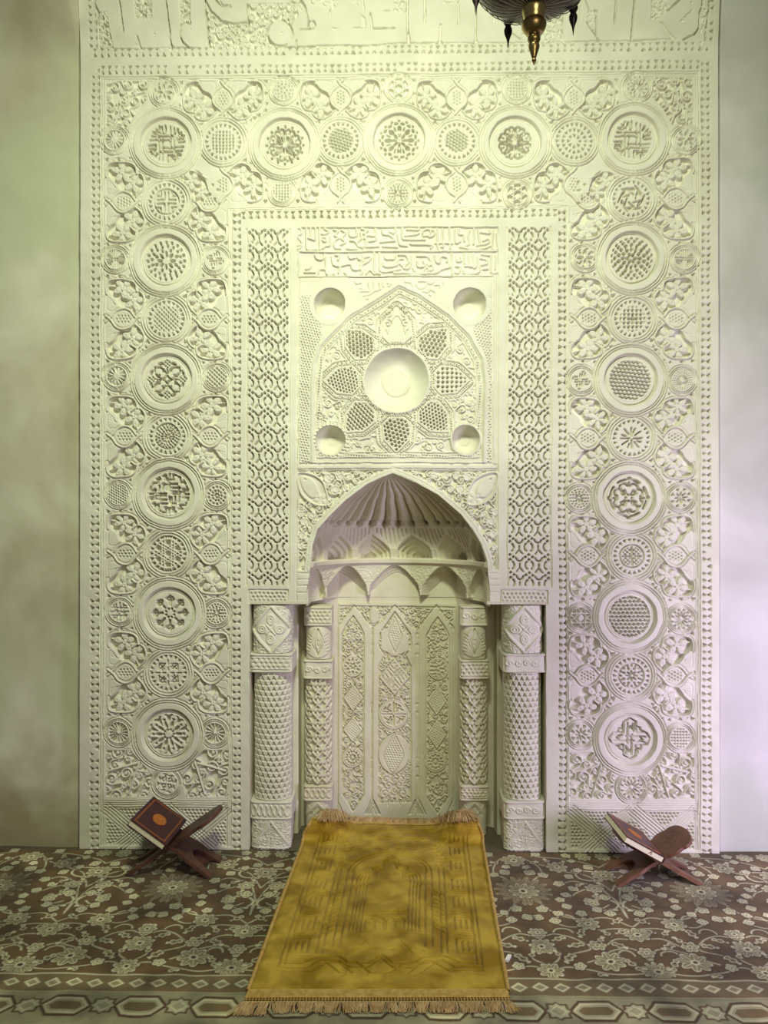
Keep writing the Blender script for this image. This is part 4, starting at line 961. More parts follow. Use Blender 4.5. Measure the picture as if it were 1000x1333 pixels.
# centre lozenge with key fret
lz = z6([(495, 450), (615, 600), (495, 745), (370, 600)]); plate(lz); B_g(lz + [lz[0]], 1, 2)
c = (430 + 493 / 5.882, 780 + 597 / 5.882)
sl, x, y = Bk.w(c[0] - 20, c[1] - 24, c[0] + 20, c[1] + 24)
ro = ((x - c[0]) + (y - c[1]) * .85) * .707, ((y - c[1]) * .85 - (x - c[0])) * .707
Bk.H[sl] -= 2.2 * R_bars(ro[0], ro[1], [[(2, -12), (2, -3), (8, -3)], [(5.5, -12), (5.5, -6.5), (11, -6.5)], [(-1.5, -12), (-1.5, 0)], [(9, -12), (12, -10)]], 1.3) * sm(dpoly(x, y, lz) + 2, 1)
def roset(cx, cy, r, pat, dep=2.4):
    Bk.disc(cx, cy, r, -.1, 1.2); Bk.groove(arc(cx, cy, r + .6, 0, 360, 26), 1.1, 2.2); Bk.groove(arc(cx, cy, r - 1.8, 0, 360, 26), .8, 1.2)
    sl, x, y = Bk.w(cx - r, cy - r, cx + r, cy + r); Bk.H[sl] -= 1.7 * dep * pat(x - cx, y - cy, r - 2.2)
c = (512.5, 930); roset(c[0], c[1], 19.5, P_mult(P_bars([[(0, .1), (0, .9)], [(.2, .2), (.5, .35), (.3, .7)], [(.4, .15), (.8, .2)], [(.6, .5), (.7, .35)]], .08)))
S9 = P_rose(('e', 6, .28, .16, .1), ('e', 6, .62, .12, .12, .5), ('e', 12, .82, .1, .1))
roset(459, 868, 13.5, S9); roset(570, 871, 14, P_rose(('e', 5, .3, .16, .12), ('e', 9, .66, .14, .12), ('e', 12, .86, .06, .1, .5)))
roset(459, 986.5, 13, P_rose(('i', 8, .2, .5, .14), ('i', 14, .62, .9, .13))); roset(567, 992, 14, P_rose(('i', 8, .2, .5, .14), ('i', 12, .62, .9, .14)))
for cx, c2 in ((459.5, ((909, 16), (950.5, 15))), (569, ((913, 17), (957, 17)))):
    for (cy, q) in c2:
        P = [(cx, cy - q - 2), (cx + 13.5, cy), (cx, cy + q + 2), (cx - 13.5, cy)]; plate(P); B_g(P + [P[0]], 1, 2); P2 = [(cx, cy - q + 2), (cx + 9.5, cy), (cx, cy + q - 2), (cx - 9.5, cy)]; B_g(P2 + [P2[0]], .7, 1)
        Bk.fill_holes(P2, lambda x, y: L_dots(3.2, .8, .6, True, '+')(x, y), 1.8, .6)
for cx in (459.5, 570):
    for sg in (-1, 1):
        Bk.disc(cx + sg * 6, 829, 5.2, -.3); Bk.groove(spiral(cx + sg * 6, 829, 5, 90, 1.1, sg), .9, 2); Bk.groove(spiral(cx + sg * 7, 848, 4.4, -90, 1.1, sg), .9, 2); Bk.groove([(cx, 845), (cx + sg * 10, 834)], 1, 2)
        Bk.groove(crom([(cx, 1010), (cx + sg * 9, 1020), (cx + sg * 6, 1032), (cx, 1036)]), 1., 2.2); Bk.groove(spiral(cx + sg * 6, 1024, 4, 0, 1, sg), .8, 1.6)
P = crom(z6([(485, 215), (535, 300), (560, 370), (530, 440), (480, 510), (430, 440), (410, 370), (440, 300)], 920), 3, True); PB = crom(z6([(485, 205), (590, 270), (605, 370), (595, 430), (560, 480), (480, 520), (410, 480), (380, 430), (365, 370), (385, 280)], 920), 3, True)
plate(PB); B_g(PB + [PB[0]], 1, 2.2); B_g(P + [P[0]], .9, 1.6); Bk.fill_holes(P, lambda x, y: L_dots(3.5, .95, .1)(x, y), 2, 1.4)
for sg in (-1, 1):
    for (dx, cy, r) in ((10, 1015, 6), (7, 1022, 5), (12, 1033, 6)):
        Bk.disc(513 + sg * dx, cy, r, -.3); Bk.groove(spiral(513 + sg * dx, cy, r, 90, 1.1, sg), .9, 2)
    Bk.groove([(513 + sg * 1, 1025), (513 + sg * 8, 1048)], 1.2, 2)
for cx in (486, 541): 
    for k_ in (0, 3, 6): B_g([(cx - 9 + k_, 1060), (cx, 1042 + k_ * 1.5), (cx + 9 - k_, 1060)], .9, 2)
Bk.H += .3 * vnoise(Bk.U, Bk.V, 14, 7)
bxx, bzz = on_y(Bk.U, Bk.V, .362)
BY = .362 - Bk.H * 3.6 / 1000
bxx = np.hstack([bxx[:, :1], bxx, bxx[:, -1:]]); bzz = np.hstack([bzz[:, :1], bzz, bzz[:, -1:]]); BY = np.hstack([np.full((BY.shape[0], 1), .374), BY, np.full((BY.shape[0], 1), .374)])
bxx = np.vstack([bxx[:1], bxx]); bzz = np.vstack([bzz[:1], bzz]); BY = np.vstack([np.full((1, BY.shape[1]), .374), BY])
bzz = np.maximum(bzz, 0)
keep = (bxx[0] > -.2845) & (bxx[0] < .2845)
bxx, bzz, BY = bxx[:, keep], bzz[:, keep], BY[:, keep]; BY[:, 0] = .374; BY[:, -1] = .374
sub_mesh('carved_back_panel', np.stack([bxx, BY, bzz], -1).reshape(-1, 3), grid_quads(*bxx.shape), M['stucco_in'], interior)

# ------------------------------------------------------------------ corner shafts
def column(name, label, group, uc, yc, secs, seed, mt, z_at=None):
    """secs: (v0, v1, half width m, superellipse power, draw(canvas, v0, v1, half px), name)"""
    yf = yc - secs[0][2]
    xc, _ = on_y(uc, 900, yc); xc = float(xc)
    root = empty(name, (xc, yc, 0), label, 'column', group); root['kind'] = 'thing'
    for (v0, v1, a, pw_, fn, nm) in secs:
        S_ = (yf + D) / 1000.0       # metres per px at this depth
        z0 = float(on_y(uc, v0, yf)[1]); z1 = max(0.0, float(on_y(uc, v1, yf)[1]))
        circ = 2 * PI * a / S_; cv = Cv(-circ / 2, v0, circ / 2, v1, .66, warp=.35, seed=seed)
        fn(cv, v0, v1, a / S_)
        th_ = cv.U[0] / circ * 2 * PI
        # equalise arc length on the squarish sections
        c_, s_ = np.cos(th_), np.sin(th_); r = a / (np.abs(c_) ** pw_ + np.abs(s_) ** pw_) ** (1 / pw_)
        n_ = cv.U.shape[0]; edge = np.minimum(np.arange(n_), np.arange(n_)[::-1])
        H_ = cv.H - 1.2 * (edge[:, None] < 1)
        H_ += .3 * vnoise(cv.U, cv.V, 11, seed)
        rad = r[None, :] + H_ * S_
        XX = rad * np.sin(th_)[None, :]; YY = -rad * np.cos(th_)[None, :]; ZZ = np.tile(np.linspace(z0, z1, n_)[:, None], (1, XX.shape[1]))
        # close the ends
        XX = np.vstack([XX[:1] * 0, XX, XX[-1:] * 0]); YY = np.vstack([YY[:1] * 0, YY, YY[-1:] * 0]); ZZ = np.vstack([ZZ[:1], ZZ, ZZ[-1:]])
        XX, YY, ZZ = XX[:, :-1], YY[:, :-1], ZZ[:, :-1]
        me = npmesh(nm, np.stack([XX, YY, ZZ], -1).reshape(-1, 3), grid_quads(*XX.shape, wrap=True))
        o = bpy.data.objects.new(nm, me); COL.objects.link(o); me.materials.append(mt); o.parent = root
    return root
def c_plain(cv, v0, v1, h): pass
def c_tref(cv, v0, v1, h):
    cv.H -= 6.5 * L_dots(7.6, 1.9, 0, True, 'y')(cv.x, cv.y * .93) * sm(np.abs(cv.x) - h * 1.25, 1.5) * sm(np.maximum(v0 + 2.5 - cv.y, cv.y - v1 + 2.5), 1.5)
def c_band(seed=0, s=6.2):
    def f(cv, v0, v1, h):
        w_ = h * .82; P = [(-w_, v0 + 3), (w_, v0 + 3), (w_, v1 - 3), (-w_, v1 - 3)]; cv.groove(P + [P[0]], 1, 2)
        m_ = (v0 + v1) / 2
        if seed == 0: cv.fill_holes(P, lambda x, y: L_dots(s, 1.5, 0, True, 'd')(x, y - m_), 2.6, 1.4)
        elif seed == 1:
            cv.poly(P, -2.0)
            for sg in (-1, 1): cv.line([(-w_ + i, m_ + sg * (v1 - v0 - 9) / 2 * math.sin(i * 2 * PI / 13)) for i in np.arange(0, 2 * w_, 1.3)], 2, 0, 1.2)
        else:
            cv.poly(P, -1.8)
            for i in range(int(2 * w_ / 10)): cv.line(spiral(-w_ + 5 + i * 10.2, m_, 4.2, 0, 1.2, 1 if i % 2 else -1), 1.6, 0, 1.2)
    return f
def c_cap(cv, v0, v1, h):
    m_ = (v0 + v1) / 2; q = (v1 - v0) / 2 - 1; w_ = h * 1.02
    cv.H -= 2.6; cv.H += 1.5 * (1 - worm(cv.x, cv.y, 7.5, 61, .26))
    P = [(0, m_ - q), (w_, m_), (0, m_ + q), (-w_, m_)]; cv.poly(P, -2.0)
    cv.line(P + [P[0]], 3.4, .3, 1.3); P2 = [(a * .74, m_ + (b - m_) * .74) for a, b in P]
    sl, x, y = cv.w(-w_, v0, w_, v1)
    for i in range(4):
        a = i * PI / 2; c = (math.cos(a) * w_ * .42, m_ + math.sin(a) * q * .42)
        cv.disc(c[0], c[1], 5.5 if i % 2 else 7, -.2, 1.6, ry=7.5 if i % 2 else 5.5); cv.dot(c[0], c[1], 1.4, 1.8)
        cv.groove(arc(c[0], c[1], 3.6, 0, 360, 12), .7, 1)
    for s_ in (-1, 1): cv.line([(-6, m_ - 6 * s_), (6, m_ + 6 * s_)], 1.8, .2); 
def c_base(cv, v0, v1, h):
    w_ = h * .95; cv.H -= 1.6
    cv.line([(-w_, v1 - 1), (0, v0 + 2), (w_, v1 - 1)], 3, .2); cv.line([(-w_, v0 + 3), (-w_, v1 - 3), (w_, v1 - 3), (w_, v0 + 3)], 1.6, .2)
    sl, x, y = cv.w(-w_, v0, w_, v1); m = 1 - worm(x, y, 7, 91, .24); cv.H[sl] = np.maximum(cv.H[sl], -1.6 + 1.3 * m)
    cv.groove([(0, v0 + 6), (0, v1)], .8, 1)
def c_vine(cv, v0, v1, h):
    cv.H -= 5.0 * sm(np.abs(cv.x) - h * 1.35, 2)
    per = 34.0; A = 6.6
    for k_ in (-2, -1, 0, 1, 2):
        for sg in (-1, 1):
            cv.line([(k_ * 13.4 + sg * A * math.sin(2 * PI * (y_ - v0 + (0 if k_ % 2 == 0 else per / 2)) / per), y_) for y_ in np.arange(v0 + 2, v1 - 1, 1.6)], 2.1, 0, 1.3, ridge=.3)
        y_ = v0 + per / 4 + (0 if k_ % 2 == 0 else per / 2) - per / 2
        while y_ < v1:
            for (dx, dy) in ((0, 4.5), (-3.1, -2), (3.1, -2)):
                if v0 + 3 < y_ + dy < v1 - 3: cv.disc(k_ * 13.4 + dx, y_ + dy, 2.7, -.4, 1.4, ry=3.6 if dx == 0 else 2.7)
            y_ += per / 2
    for e in (v0, v1): pass
def c_leafcap(cv, v0, v1, h):
    m_ = (v0 + v1) / 2; cv.H -= 1.6
    q = (v1 - v0) / 2 - 1
    body = crom([(0, v0 + 1), (h * .75, m_ - 2), (h * .9, m_ + q * .5), (0, v1 - 2), (-h * .9, m_ + q * .5), (-h * .75, m_ - 2)], 4, True); cv.poly(body, .2)
    lens = [(0, v0 + 3), (4.5, m_), (0, v1 - 6), (-4.5, m_), (0, v0 + 3)]; cv.groove(lens, 1, 2); cv.groove([(a * 1.8, b) for a, b in lens], .9, 1.6); cv.groove(arc(0, m_, 1.6, 0, 360, 8, 4), .8, 1.4)
    for s_ in (-1, 1):
        for i in range(6): cv.groove([(s_ * (8.5 + i * .4), m_ - 8 + i * 4), (s_ * (h * .82), m_ - 11 + i * 4.4)], .7, 1.2)
def c_ibase(cv, v0, v1, h):
    cv.H -= .8; cv.line([(-h, v0 + 22), (0, v0 + 2), (h, v0 + 22)], 2.4, .4); cv.line([(-h, v0 + 2), (0, v0 + 22), (h, v0 + 2)], 1.4, .1)
    cv.groove([(-h * .6, v0 + 20), (0, v0 + 8), (h * .6, v0 + 20)], .9, 1.4)
def outer(nm, lab_, uc, seed, caps):
    return column(nm, lab_, None, uc, .088, [(788.5, 851, .090, 3.2, c_cap, 'capital'), (851.5, 875.5, .094, 9, c_band(caps[0]), 'band'), (876, 1043.5, .084, 2.3, c_tref, 'shaft'),
                                            (1044, 1067, .092, 7, c_band(caps[1]), 'band'), (1067.5, 1112, .090, 5, c_base, 'plinth')], seed, M['stucco'])
outer('colonnette', 'stout carved column with trefoil-pierced shaft at the left edge of the niche', 356.5, 101, (0, 1))
outer('colonnette', 'stout carved column with trefoil-pierced shaft at the right edge of the niche', 679, 103, (2, 2))
def inner(lab_, uc, seed, caps):
    return column('colonnette', lab_, None, uc, .205, [(790, 815, .064, 8, c_band(caps[0], 5.4), 'band'), (815.5, 859, .064, 2.6, c_leafcap, 'capital'), (859.5, 884, .068, 8, c_band(caps[1], 5.4), 'band'), (884.5, 1023, .063, 2.2, c_vine, 'shaft'),
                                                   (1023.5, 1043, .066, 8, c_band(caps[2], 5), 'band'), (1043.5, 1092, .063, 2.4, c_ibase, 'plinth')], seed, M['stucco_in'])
inner('slender vine-carved column standing inside the niche on its left', 415.5, 111, (0, 2, 1))
inner('slender vine-carved column standing inside the niche on its right', 616, 113, (2, 0, 0))

# ------------------------------------------------------------------ plain walls, floor
def wall_piece(name, x0, x1, mt, side):
    ny, nx = 150, 60
    zs = np.linspace(4.1, -.02, ny); xs = np.linspace(x0, x1, nx); XX, ZZ = np.meshgrid(xs, zs)
    lean_ = .16 * cl((ZZ - wz(66)) / .33) ** 1.7 * 1.6 if side < 0 else .05 * cl((ZZ - wz(66)) / .3) ** 1.5
    YY = .045 - lean_ + .004 * vnoise(XX * 100, ZZ * 100, 30, 5) + .0025 * vnoise(XX * 100, ZZ * 100, 9, 6)
    # returns so that the wall has thickness
    XX = np.hstack([XX[:, :1], XX, XX[:, -1:]]); YY = np.hstack([np.full((ny, 1), .5), YY, np.full((ny, 1), .5)]); ZZ = np.hstack([ZZ[:, :1], ZZ, ZZ[:, -1:]])
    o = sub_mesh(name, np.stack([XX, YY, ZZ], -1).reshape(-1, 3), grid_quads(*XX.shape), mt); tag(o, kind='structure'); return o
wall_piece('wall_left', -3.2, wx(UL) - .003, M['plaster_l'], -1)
wall_piece('wall_right', wx(UR) + .003, 3.2, M['plaster_r'], 1)
def boxo(name, lo, hi, mt):
    bm = bmesh.new(); bmesh.ops.create_cube(bm, size=1)
    for v in bm.verts: v.co = [lo[i] + (v.co[i] + .5) * (hi[i] - lo[i]) for i in range(3)]
    o = bm_obj(name, bm, mt); return tag(o, kind='structure')
boxo('floor', (-3.2, -4.6, -.1), (3.2, .5, -.012), M['floor'])
boxo('wall_back', (wx(UL) - .02, .47, -.05), (wx(UR) + .02, .56, 4.1), M['plaster_r'])

# ------------------------------------------------------------------ carpet with woven flowers
PERX = .685; AX0 = -.88
cs = .0032
cx_ = np.arange(-2.3, 2.3, cs); cy_ = np.arange(-1.75, .0, cs * 1.0)
CX_, CY_ = np.meshgrid(cx_, cy_)
wxn = .004 * vnoise(CX_ * 100, CY_ * 100, 6, 9); wyn = .004 * vnoise(CX_ * 100, CY_ * 100, 6, 10)
A = np.abs(((CX_ + wxn - AX0 + PERX / 2) % PERX) - PERX / 2); Dp = CY_ + wyn + D   # A: distance from flower axis, Dp: distance from camera foot
BR = np.array([.140, .092, .046]); SG = np.array([.40, .39, .27]); LT = np.array([.66, .66, .52]); DK = np.array([.075, .035, .03]); MV = np.array([.30, .26, .19]); GR = np.array([.30, .30, .19])
C = np.tile(BR, CX_.shape + (1,)); HT = np.zeros(CX_.shape)
def cp(d, col, soft=.003, h=0):
    m = cl(.5 - d / soft); C[:] = C * (1 - m[..., None]) + col * m[..., None]; HT[:] = HT * (1 - m) + h * m
def cwin(fn, a0, a1, d0, d1):
    """run a paint step only where it can matter"""
    rows_ = (cy_ + D > d0 - .02) & (cy_ + D < d1 + .02)
    if not rows_.any(): return
    r0, r1 = np.where(rows_)[0][[0, -1]]; m = A[r0:r1 + 1]; p_, q_ = m, Dp[r0:r1 + 1]
    sub = (p_ > a0 - .02) & (p_ < a1 + .02)
    if not sub.any(): return
    ii = np.where(sub); fn(r0 + ii[0], ii[1], p_[ii], q_[ii])
def cpaint(shape, col, box, soft=.003, h=.3):
    def f(ri, ci, a, d):
        m = cl(.5 - shape(a, d) / soft); C[ri, ci] = C[ri, ci] * (1 - m[:, None]) + col * m[:, None]; HT[ri, ci] = HT[ri, ci] * (1 - m) + h * m
    cwin(f, *box)
def cstroke(pts, w, col):
    P = crom(pts, 5) if len(pts) > 2 else pts
    xs = [p[0] for p in P]; ys = [p[1] for p in P]
    cpaint(lambda a, d: dseg(a, d, P) - w / 2, col, (min(xs) - w, max(xs) + w, min(ys) - w, max(ys) + w))
def cbloom(a, d, r, n, ph=0., col=SG, core=LT, mir=True):
    for aa in ((a, -a) if a < .06 and a > 0.002 else (a,)) + ((PERX - a,) if a > PERX / 2 - .08 else ()):
        def sh(x, y, k=1., aa=aa):
            xf, yf = fold(x - aa, y - d, n, ph); return np.minimum((np.hypot((xf - .55 * r) / (.45 * r * k), yf / (r * k * 2.1 / n)) - 1) * r * .4, np.hypot(x - aa, y - d) - .4 * r)
        bx_ = (aa - r * 1.2, aa + r * 1.2, d - r * 1.2, d + r * 1.2)
        cpaint(lambda x, y: sh(x, y) - .004, DK, bx_); cpaint(lambda x, y: sh(x, y), core, bx_); cpaint(lambda x, y: sh(x, y) + .0045, col * .48 + BR * .52, bx_); cpaint(lambda x, y: np.where(sh(x, y) < -.003, np.abs(fold(x - aa, y - d, n, ph)[1]) - .0012, 1), core * 1.0, bx_)
        cpaint(lambda x, y: np.hypot(x - aa, y - d) - .28 * r, core, bx_); cpaint(lambda x, y: np.hypot(x - aa, y - d) - .15 * r, DK, bx_)
def cleaf(a, d, r, ang, col=SG):
    c_, s_ = math.cos(ang), math.sin(ang)
    def sh(x, y):
        p_, q_ = (x - a) * c_ + (y - d) * s_, -(x - a) * s_ + (y - d) * c_
        return (np.hypot(p_ / r, q_ / (r * .45)) - 1) * r * .45 + .003 * np.sin(p_ * 260)
    bx_ = (a - r, a + r, d - r, d + r); cpaint(lambda x, y: sh(x, y) - .003, DK, bx_); cpaint(sh, LT, bx_); cpaint(lambda x, y: sh(x, y) + .0045, col * .35 + BR * .65, bx_)
    if r > .022: cpaint(lambda x, y: np.hypot(x - a, y - d) - .0035, DK * .6, bx_)
H2 = PERX / 2
# vines
VG = LT * .82
for P in ([(0, 2.47), (.06, 2.50), (.14, 2.475), (.24, 2.455), (.33, 2.47)], [(0, 2.50), (.05, 2.55), (.03, 2.60)], [(H2, 2.53), (.30, 2.60), (.22, 2.585), (.165, 2.54), (.13, 2.52)], [(H2, 2.50), (H2, 2.70), (.29, 2.73), (.22, 2.72)],
          [(.33, 2.66), (.26, 2.66), (.20, 2.60)], [(0, 2.66), (.06, 2.69), (.12, 2.66), (.16, 2.60), (.10, 2.57)], [(H2, 2.74), (.27, 2.80), (.18, 2.79), (.10, 2.82), (.05, 2.90)], [(H2, 2.80), (H2 - .01, 2.90), (.28, 2.95), (.24, 2.91), (.27, 2.87), (.30, 2.89)],
          [(H2, 2.90), (.30, 3.02), (.22, 3.0), (.17, 2.95)], [(H2, 3.0), (.28, 3.12), (.2, 3.16), (.1, 3.22)], [(H2, 3.2), (.28, 3.25), (.2, 3.28), (.08, 3.3)], [(.05, 3.08), (.1, 3.16), (.06, 3.26), (0, 3.3)], [(.14, 3.04), (.2, 3.08), (.26, 3.06)], [(.06, 2.78), (.12, 2.74), (.19, 2.76)]):
    cstroke(P, .006, VG)
for (a, d) in ((H2 - .058, 2.895), (H2 - .058, 3.125)):
    cpaint(lambda x, y: np.abs(np.hypot((x - a) / .05, (y - d) / .042) - 1) * .045 - .0035, LT, (a - .06, a + .06, d - .05, d + .05)); cleaf(a - .045, d + .03, .022, 2.2); cleaf(a + .02, d - .045, .02, .3)
for (a, d) in ((.09, 2.70), (.27, 2.56), (.12, 2.79)): cpaint(lambda x, y: np.where(y > d, np.abs(np.hypot(x - a, y - d) - .03) - .003, 1), LT * .9, (a - .04, a + .04, d - .01, d + .04))
# blossoms
cbloom(0, 3.0, .115, 16, .1, MV, SG); cbloom(0, 3.0, .06, 10, 0, SG, LT)
cbloom(0, 2.61, .05, 9, .3, SG, LT); cbloom(0, 2.475, .045, 8, .2, SG, LT); cbloom(H2, 2.475, .055, 12, 0, SG, LT); cbloom(.205, 2.53, .055, 8, .2, SG, LT)
cbloom(H2, 2.69, .045, 8, 0, SG, LT); cbloom(.19, 2.76, .045, 8, .3, SG, LT); cbloom(.185, 2.62, .032, 6, 0, GR, LT); cbloom(H2, 2.58, .03, 6, 0, MV, LT); cbloom(0, 2.70, .035, 7, 0, MV, LT)
cbloom(.28, 3.02, .035, 7, 0, SG, LT); cbloom(.24, 2.91, .03, 6, .5, SG, LT); cbloom(H2, 3.13, .05, 9, 0, SG, LT); cbloom(0, 3.26, .05, 9, 0, SG, LT); cbloom(.17, 3.2, .045, 8, 0, SG, LT); cbloom(.3, 3.3, .035, 8, 0, SG, LT); cbloom(.1, 2.5, .022, 5, 0, SG, LT)
rl = np.random.RandomState(3)
for (a, d) in ((.1, 2.83), (.05, 2.86), (.14, 2.88), (.18, 2.83), (.02, 2.80), (.16, 2.97), (.2, 3.02), (.15, 3.06), (.1, 3.13), (.05, 3.15), (.2, 3.12), (.25, 3.17), (.3, 3.2), (.1, 3.32), (.04, 3.2), (.24, 3.26), (.29, 2.83), (.25, 2.86), (.3, 2.95), (.13, 2.93), (.08, 2.78), (.23, 3.31)):
    n_ = rl.randint(4, 6); cbloom(a, d, rl.uniform(.018, .025), n_, rl.rand() * 3, GR if rl.rand() < .5 else MV, LT)
for (a, d, r, g) in ((.08, 2.545, .028, .9), (.27, 2.52, .025, 2.2), (.12, 2.62, .028, .3), (.26, 2.62, .03, 2.5), (.3, 2.71, .025, .4), (.07, 2.66, .025, .5), (.15, 2.70, .028, 1.2), (.24, 2.70, .022, 2.), (.29, 2.49, .02, 0), (.3, 2.78, .025, .7), (.045, 2.57, .02, 2), (.21, 2.66, .02, 1.), (.27, 2.965, .02, 1), (.16, 2.455, .018, 0), (.23, 3.05, .02, .5), (.31, 3.05, .02, 2), (.08, 3.24, .022, .4), (.14, 3.26, .02, 2.), (.2, 3.24, .02, 1)):
    cleaf(a, d, r, g, SG if rl.rand() < .6 else MV)
# border: line, small lozenge chain, band of hexagons and stars
Wd = Dp
def band(d0, d1, col): cp(np.maximum(d0 - Wd, Wd - d1), col, .004)
band(-1, 2.438, np.array([.17, .13, .08])); band(2.428, 2.434, LT * .8); band(2.34, 2.346, SG * .9)
p_ = .066; ax = np.abs(((CX_ + .02 + p_ / 2) % p_) - p_ / 2)
cp(np.where(np.abs(Wd - 2.388) < .03, (ax / .027 + np.abs(Wd - 2.388) / .023 - 1) * .02, 1), LT * .85, .003, .3); cp(np.where(np.abs(Wd - 2.388) < .03, (ax / .017 + np.abs(Wd - 2.388) / .013 - 1) * .012, 1), MV * .9)
band(-1, 2.338, np.array([.31, .30, .22]))
p_ = .2255; bx0 = on_floor(84, 1309)[0]
ax = np.abs(((CX_ + wxn - bx0 + p_ / 2) % p_) - p_ / 2); dd = np.abs(Wd - 2.275)
hx = np.maximum(dd - .038, (ax + dd * .75) - .072)
zz2 = np.abs(CY_ + D - 2.275 - .0)
chain = np.where(dd < .07, hx, 1)
cp(chain - .012, np.array([.10, .06, .035])); cp(chain, np.array([.55, .54, .42]), .003, .3); cp(chain + .013, np.array([.20, .15, .085])); cp(np.abs(chain + .017) - .0015, LT * .9)
a2 = np.abs(ax - p_ / 2); st_ = np.where(dd < .07, np.minimum((a2 + dd) - .035, np.maximum(a2, dd) - .025), 1)
cp(st_ - .008, np.array([.12, .075, .05])); cp(st_, np.array([.44, .44, .34]), .003, .3); cp(st_ + .014, np.array([.36, .34, .26])); cp(np.abs(st_ + .012) - .0015, LT)
band(-1, 2.185, np.array([.15, .11, .06])); band(2.178, 2.19, LT * .7)
far = cl((Wd - 3.30) / .05)[..., None]; C = C * (1 - .0 * far)
blot = 1.05 + .36 * vnoise(CX_ * 100, CY_ * 100, 13, 21) + .12 * vnoise(CX_ * 100, CY_ * 100, 5, 22)
C = np.clip(C * blot[..., None], 0, 1)
HTz = -.012 + .012 + .0012 * HT + .001 * vnoise(CX_ * 100, CY_ * 100, 12, 30)
CV = np.stack([CX_, CY_, HTz - .001], -1)
# thickness at the rim
def skirt(Vg, cols, zb):
    Vg = np.vstack([Vg[:1], Vg, Vg[-1:]]); cols = np.vstack([cols[:1], cols, cols[-1:]]); Vg[0, :, 2] = zb; Vg[-1, :, 2] = zb
    Vg = np.hstack([Vg[:, :1], Vg, Vg[:, -1:]]); cols = np.hstack([cols[:, :1], cols, cols[:, -1:]]); Vg[:, 0, 2] = zb; Vg[:, -1, 2] = zb
    return Vg, cols
CV, C2 = skirt(CV, C, -.012)
me = npmesh('floral_carpet', CV.reshape(-1, 3), grid_quads(*CV.shape[:2]), col=C2.reshape(-1, 3))
tag(link(me, 'floral_carpet', M['carpet']), 'brown and sage floral carpet with a border of hexagons, covering the floor', 'carpet')
# stretch of plain carpet inside the niche
boxo('niche_floor', (xl + .004, .0, -.0119), (xr_ - .004, .372, -.0015), M['floor'])

# ------------------------------------------------------------------ prayer rug
rug = empty('prayer_rug', (-.03, -.4, 0), 'gold velvet prayer rug with embossed arch and fringed ends, lying before the niche', 'rug')
fL, fR = (-.456, -1.005), (.337, -.990); bL_, bR_ = (-.412, .265), (.384, .265)
LEN = 1.27
def rugpos(s, t, lift=0.):
    """s across 0..1, t from front hem 0 to back edge 1"""
    s = np.asarray(s, float); t = np.asarray(t, float)
    x = (fL[0] * (1 - t) + bL_[0] * t) * (1 - s) + (fR[0] * (1 - t) + bR_[0] * t) * s
    y = (fL[1] * (1 - t) + bL_[1] * t) * (1 - s) + (fR[1] * (1 - t) + bR_[1] * t) * s
    # the far corners ride up against the inner columns
    e = sst(.21, .37, np.abs(s - .5)); k = sst(.80, 1.0, t)
    rise = e * k * .10 * (1 - .1 * e)
    y = y - e * sst(.82, 1.0, t) * .165
    ed = sst(.30, .5, np.abs(s - .5))
    x = x - np.sign(s - .5) * sst(.86, 1., t) * ed * .03
    z = .007 + rise + .004 * np.sin(s * 9 + t * 5) * sst(.1, .4, t) ** 1 * .6 + .010 * sst(.55, .75, t) * (1 - sst(.80, .98, t)) * (1 - 4 * (s - .5) ** 2) * .3
    return x, y, z + lift
ns, nt_ = 560, 880
SS, TTg = np.meshgrid(np.linspace(0, 1, ns), np.linspace(0, 1, nt_))
# embossing drawn in centimetres: x -40..40, y 0..127
ex = (SS - .5) * 80; ey = TTg * 127; ex = ex + .14 * vnoise(ex, ey, 5, 3); ey = ey + .18 * vnoise(ex, ey, 5, 4)
EM = np.zeros(SS.shape)
def eg(pts, w=.35, dep=1.):
    xs = [p[0] for p in pts]; ys = [p[1] for p in pts]
    m = (ex > min(xs) - 2) & (ex < max(xs) + 2) & (ey > min(ys) - 2) & (ey < max(ys) + 2)
    if m.any(): EM[m] = np.minimum(EM[m], -dep * sm(dseg(ex[m], ey[m], pts) - w * .8, .42))
def em(pts, **k): eg(pts, **k); eg([(-a, b) for a, b in pts], **k)
for o in (0, 1.7):
    em([(33 - o, 12 + o), (33 - o, 118 - o)]); em([(0, 118 - o), (33 - o, 118 - o)])
for o in (0, 2.2):
    em([(33, 12 + o), (24 + o, 12 + o), (20 + o * .5, 16 + o), (14, 16 + o), (10, 12 + o), (4, 12 + o), (0, 17 + o)])
em([(33, 10), (22, 10), (17, 15), (8, 15), (3, 9), (0, 9)]); em([(13, 9), (18, 15)]); em([(9, 9), (14, 15)])
for y0 in (20, 34, 50, 64, 80, 94, 106):
    em([(31, y0), (31, y0 + 9), (25, y0 + 9), (25, y0), (31, y0)]); em([(29, y0 + 1), (29, y0 + 7)]); em([(27, y0 + 1), (27, y0 + 7)]); em([(32, y0 + 10), (24, y0 + 11.5)]); em([(32, y0 + 11.5), (24, y0 + 13)])
for x_ in (22, 20): em([(x_, 20), (x_, 82)])
for y0 in range(32, 62, 3): em([(21.5, y0), (17.5, y0 + 3.5)], w=.25)
for x_ in (17, 14.5): em([(x_, 24), (x_, 80)])
for i, x_ in enumerate((12.3, 11, 9.7, 8.4)): em([(x_, 34), (x_, 66)], w=.3)
for i in range(4):
    o = i * 1.35; P = [(12.6 - o, 67), (12.6 - o, 70), (11.8 - o, 76 - o * .3), (7.5 - o * .5, 78 - o), (7.2 - o * .5, 82 - o), (3.4 - o * .2, 84 - o), (2.9 - o * .2, 88 - o), (0, 92 - o * 1.6)]; em(crom(P, 3), w=.3)
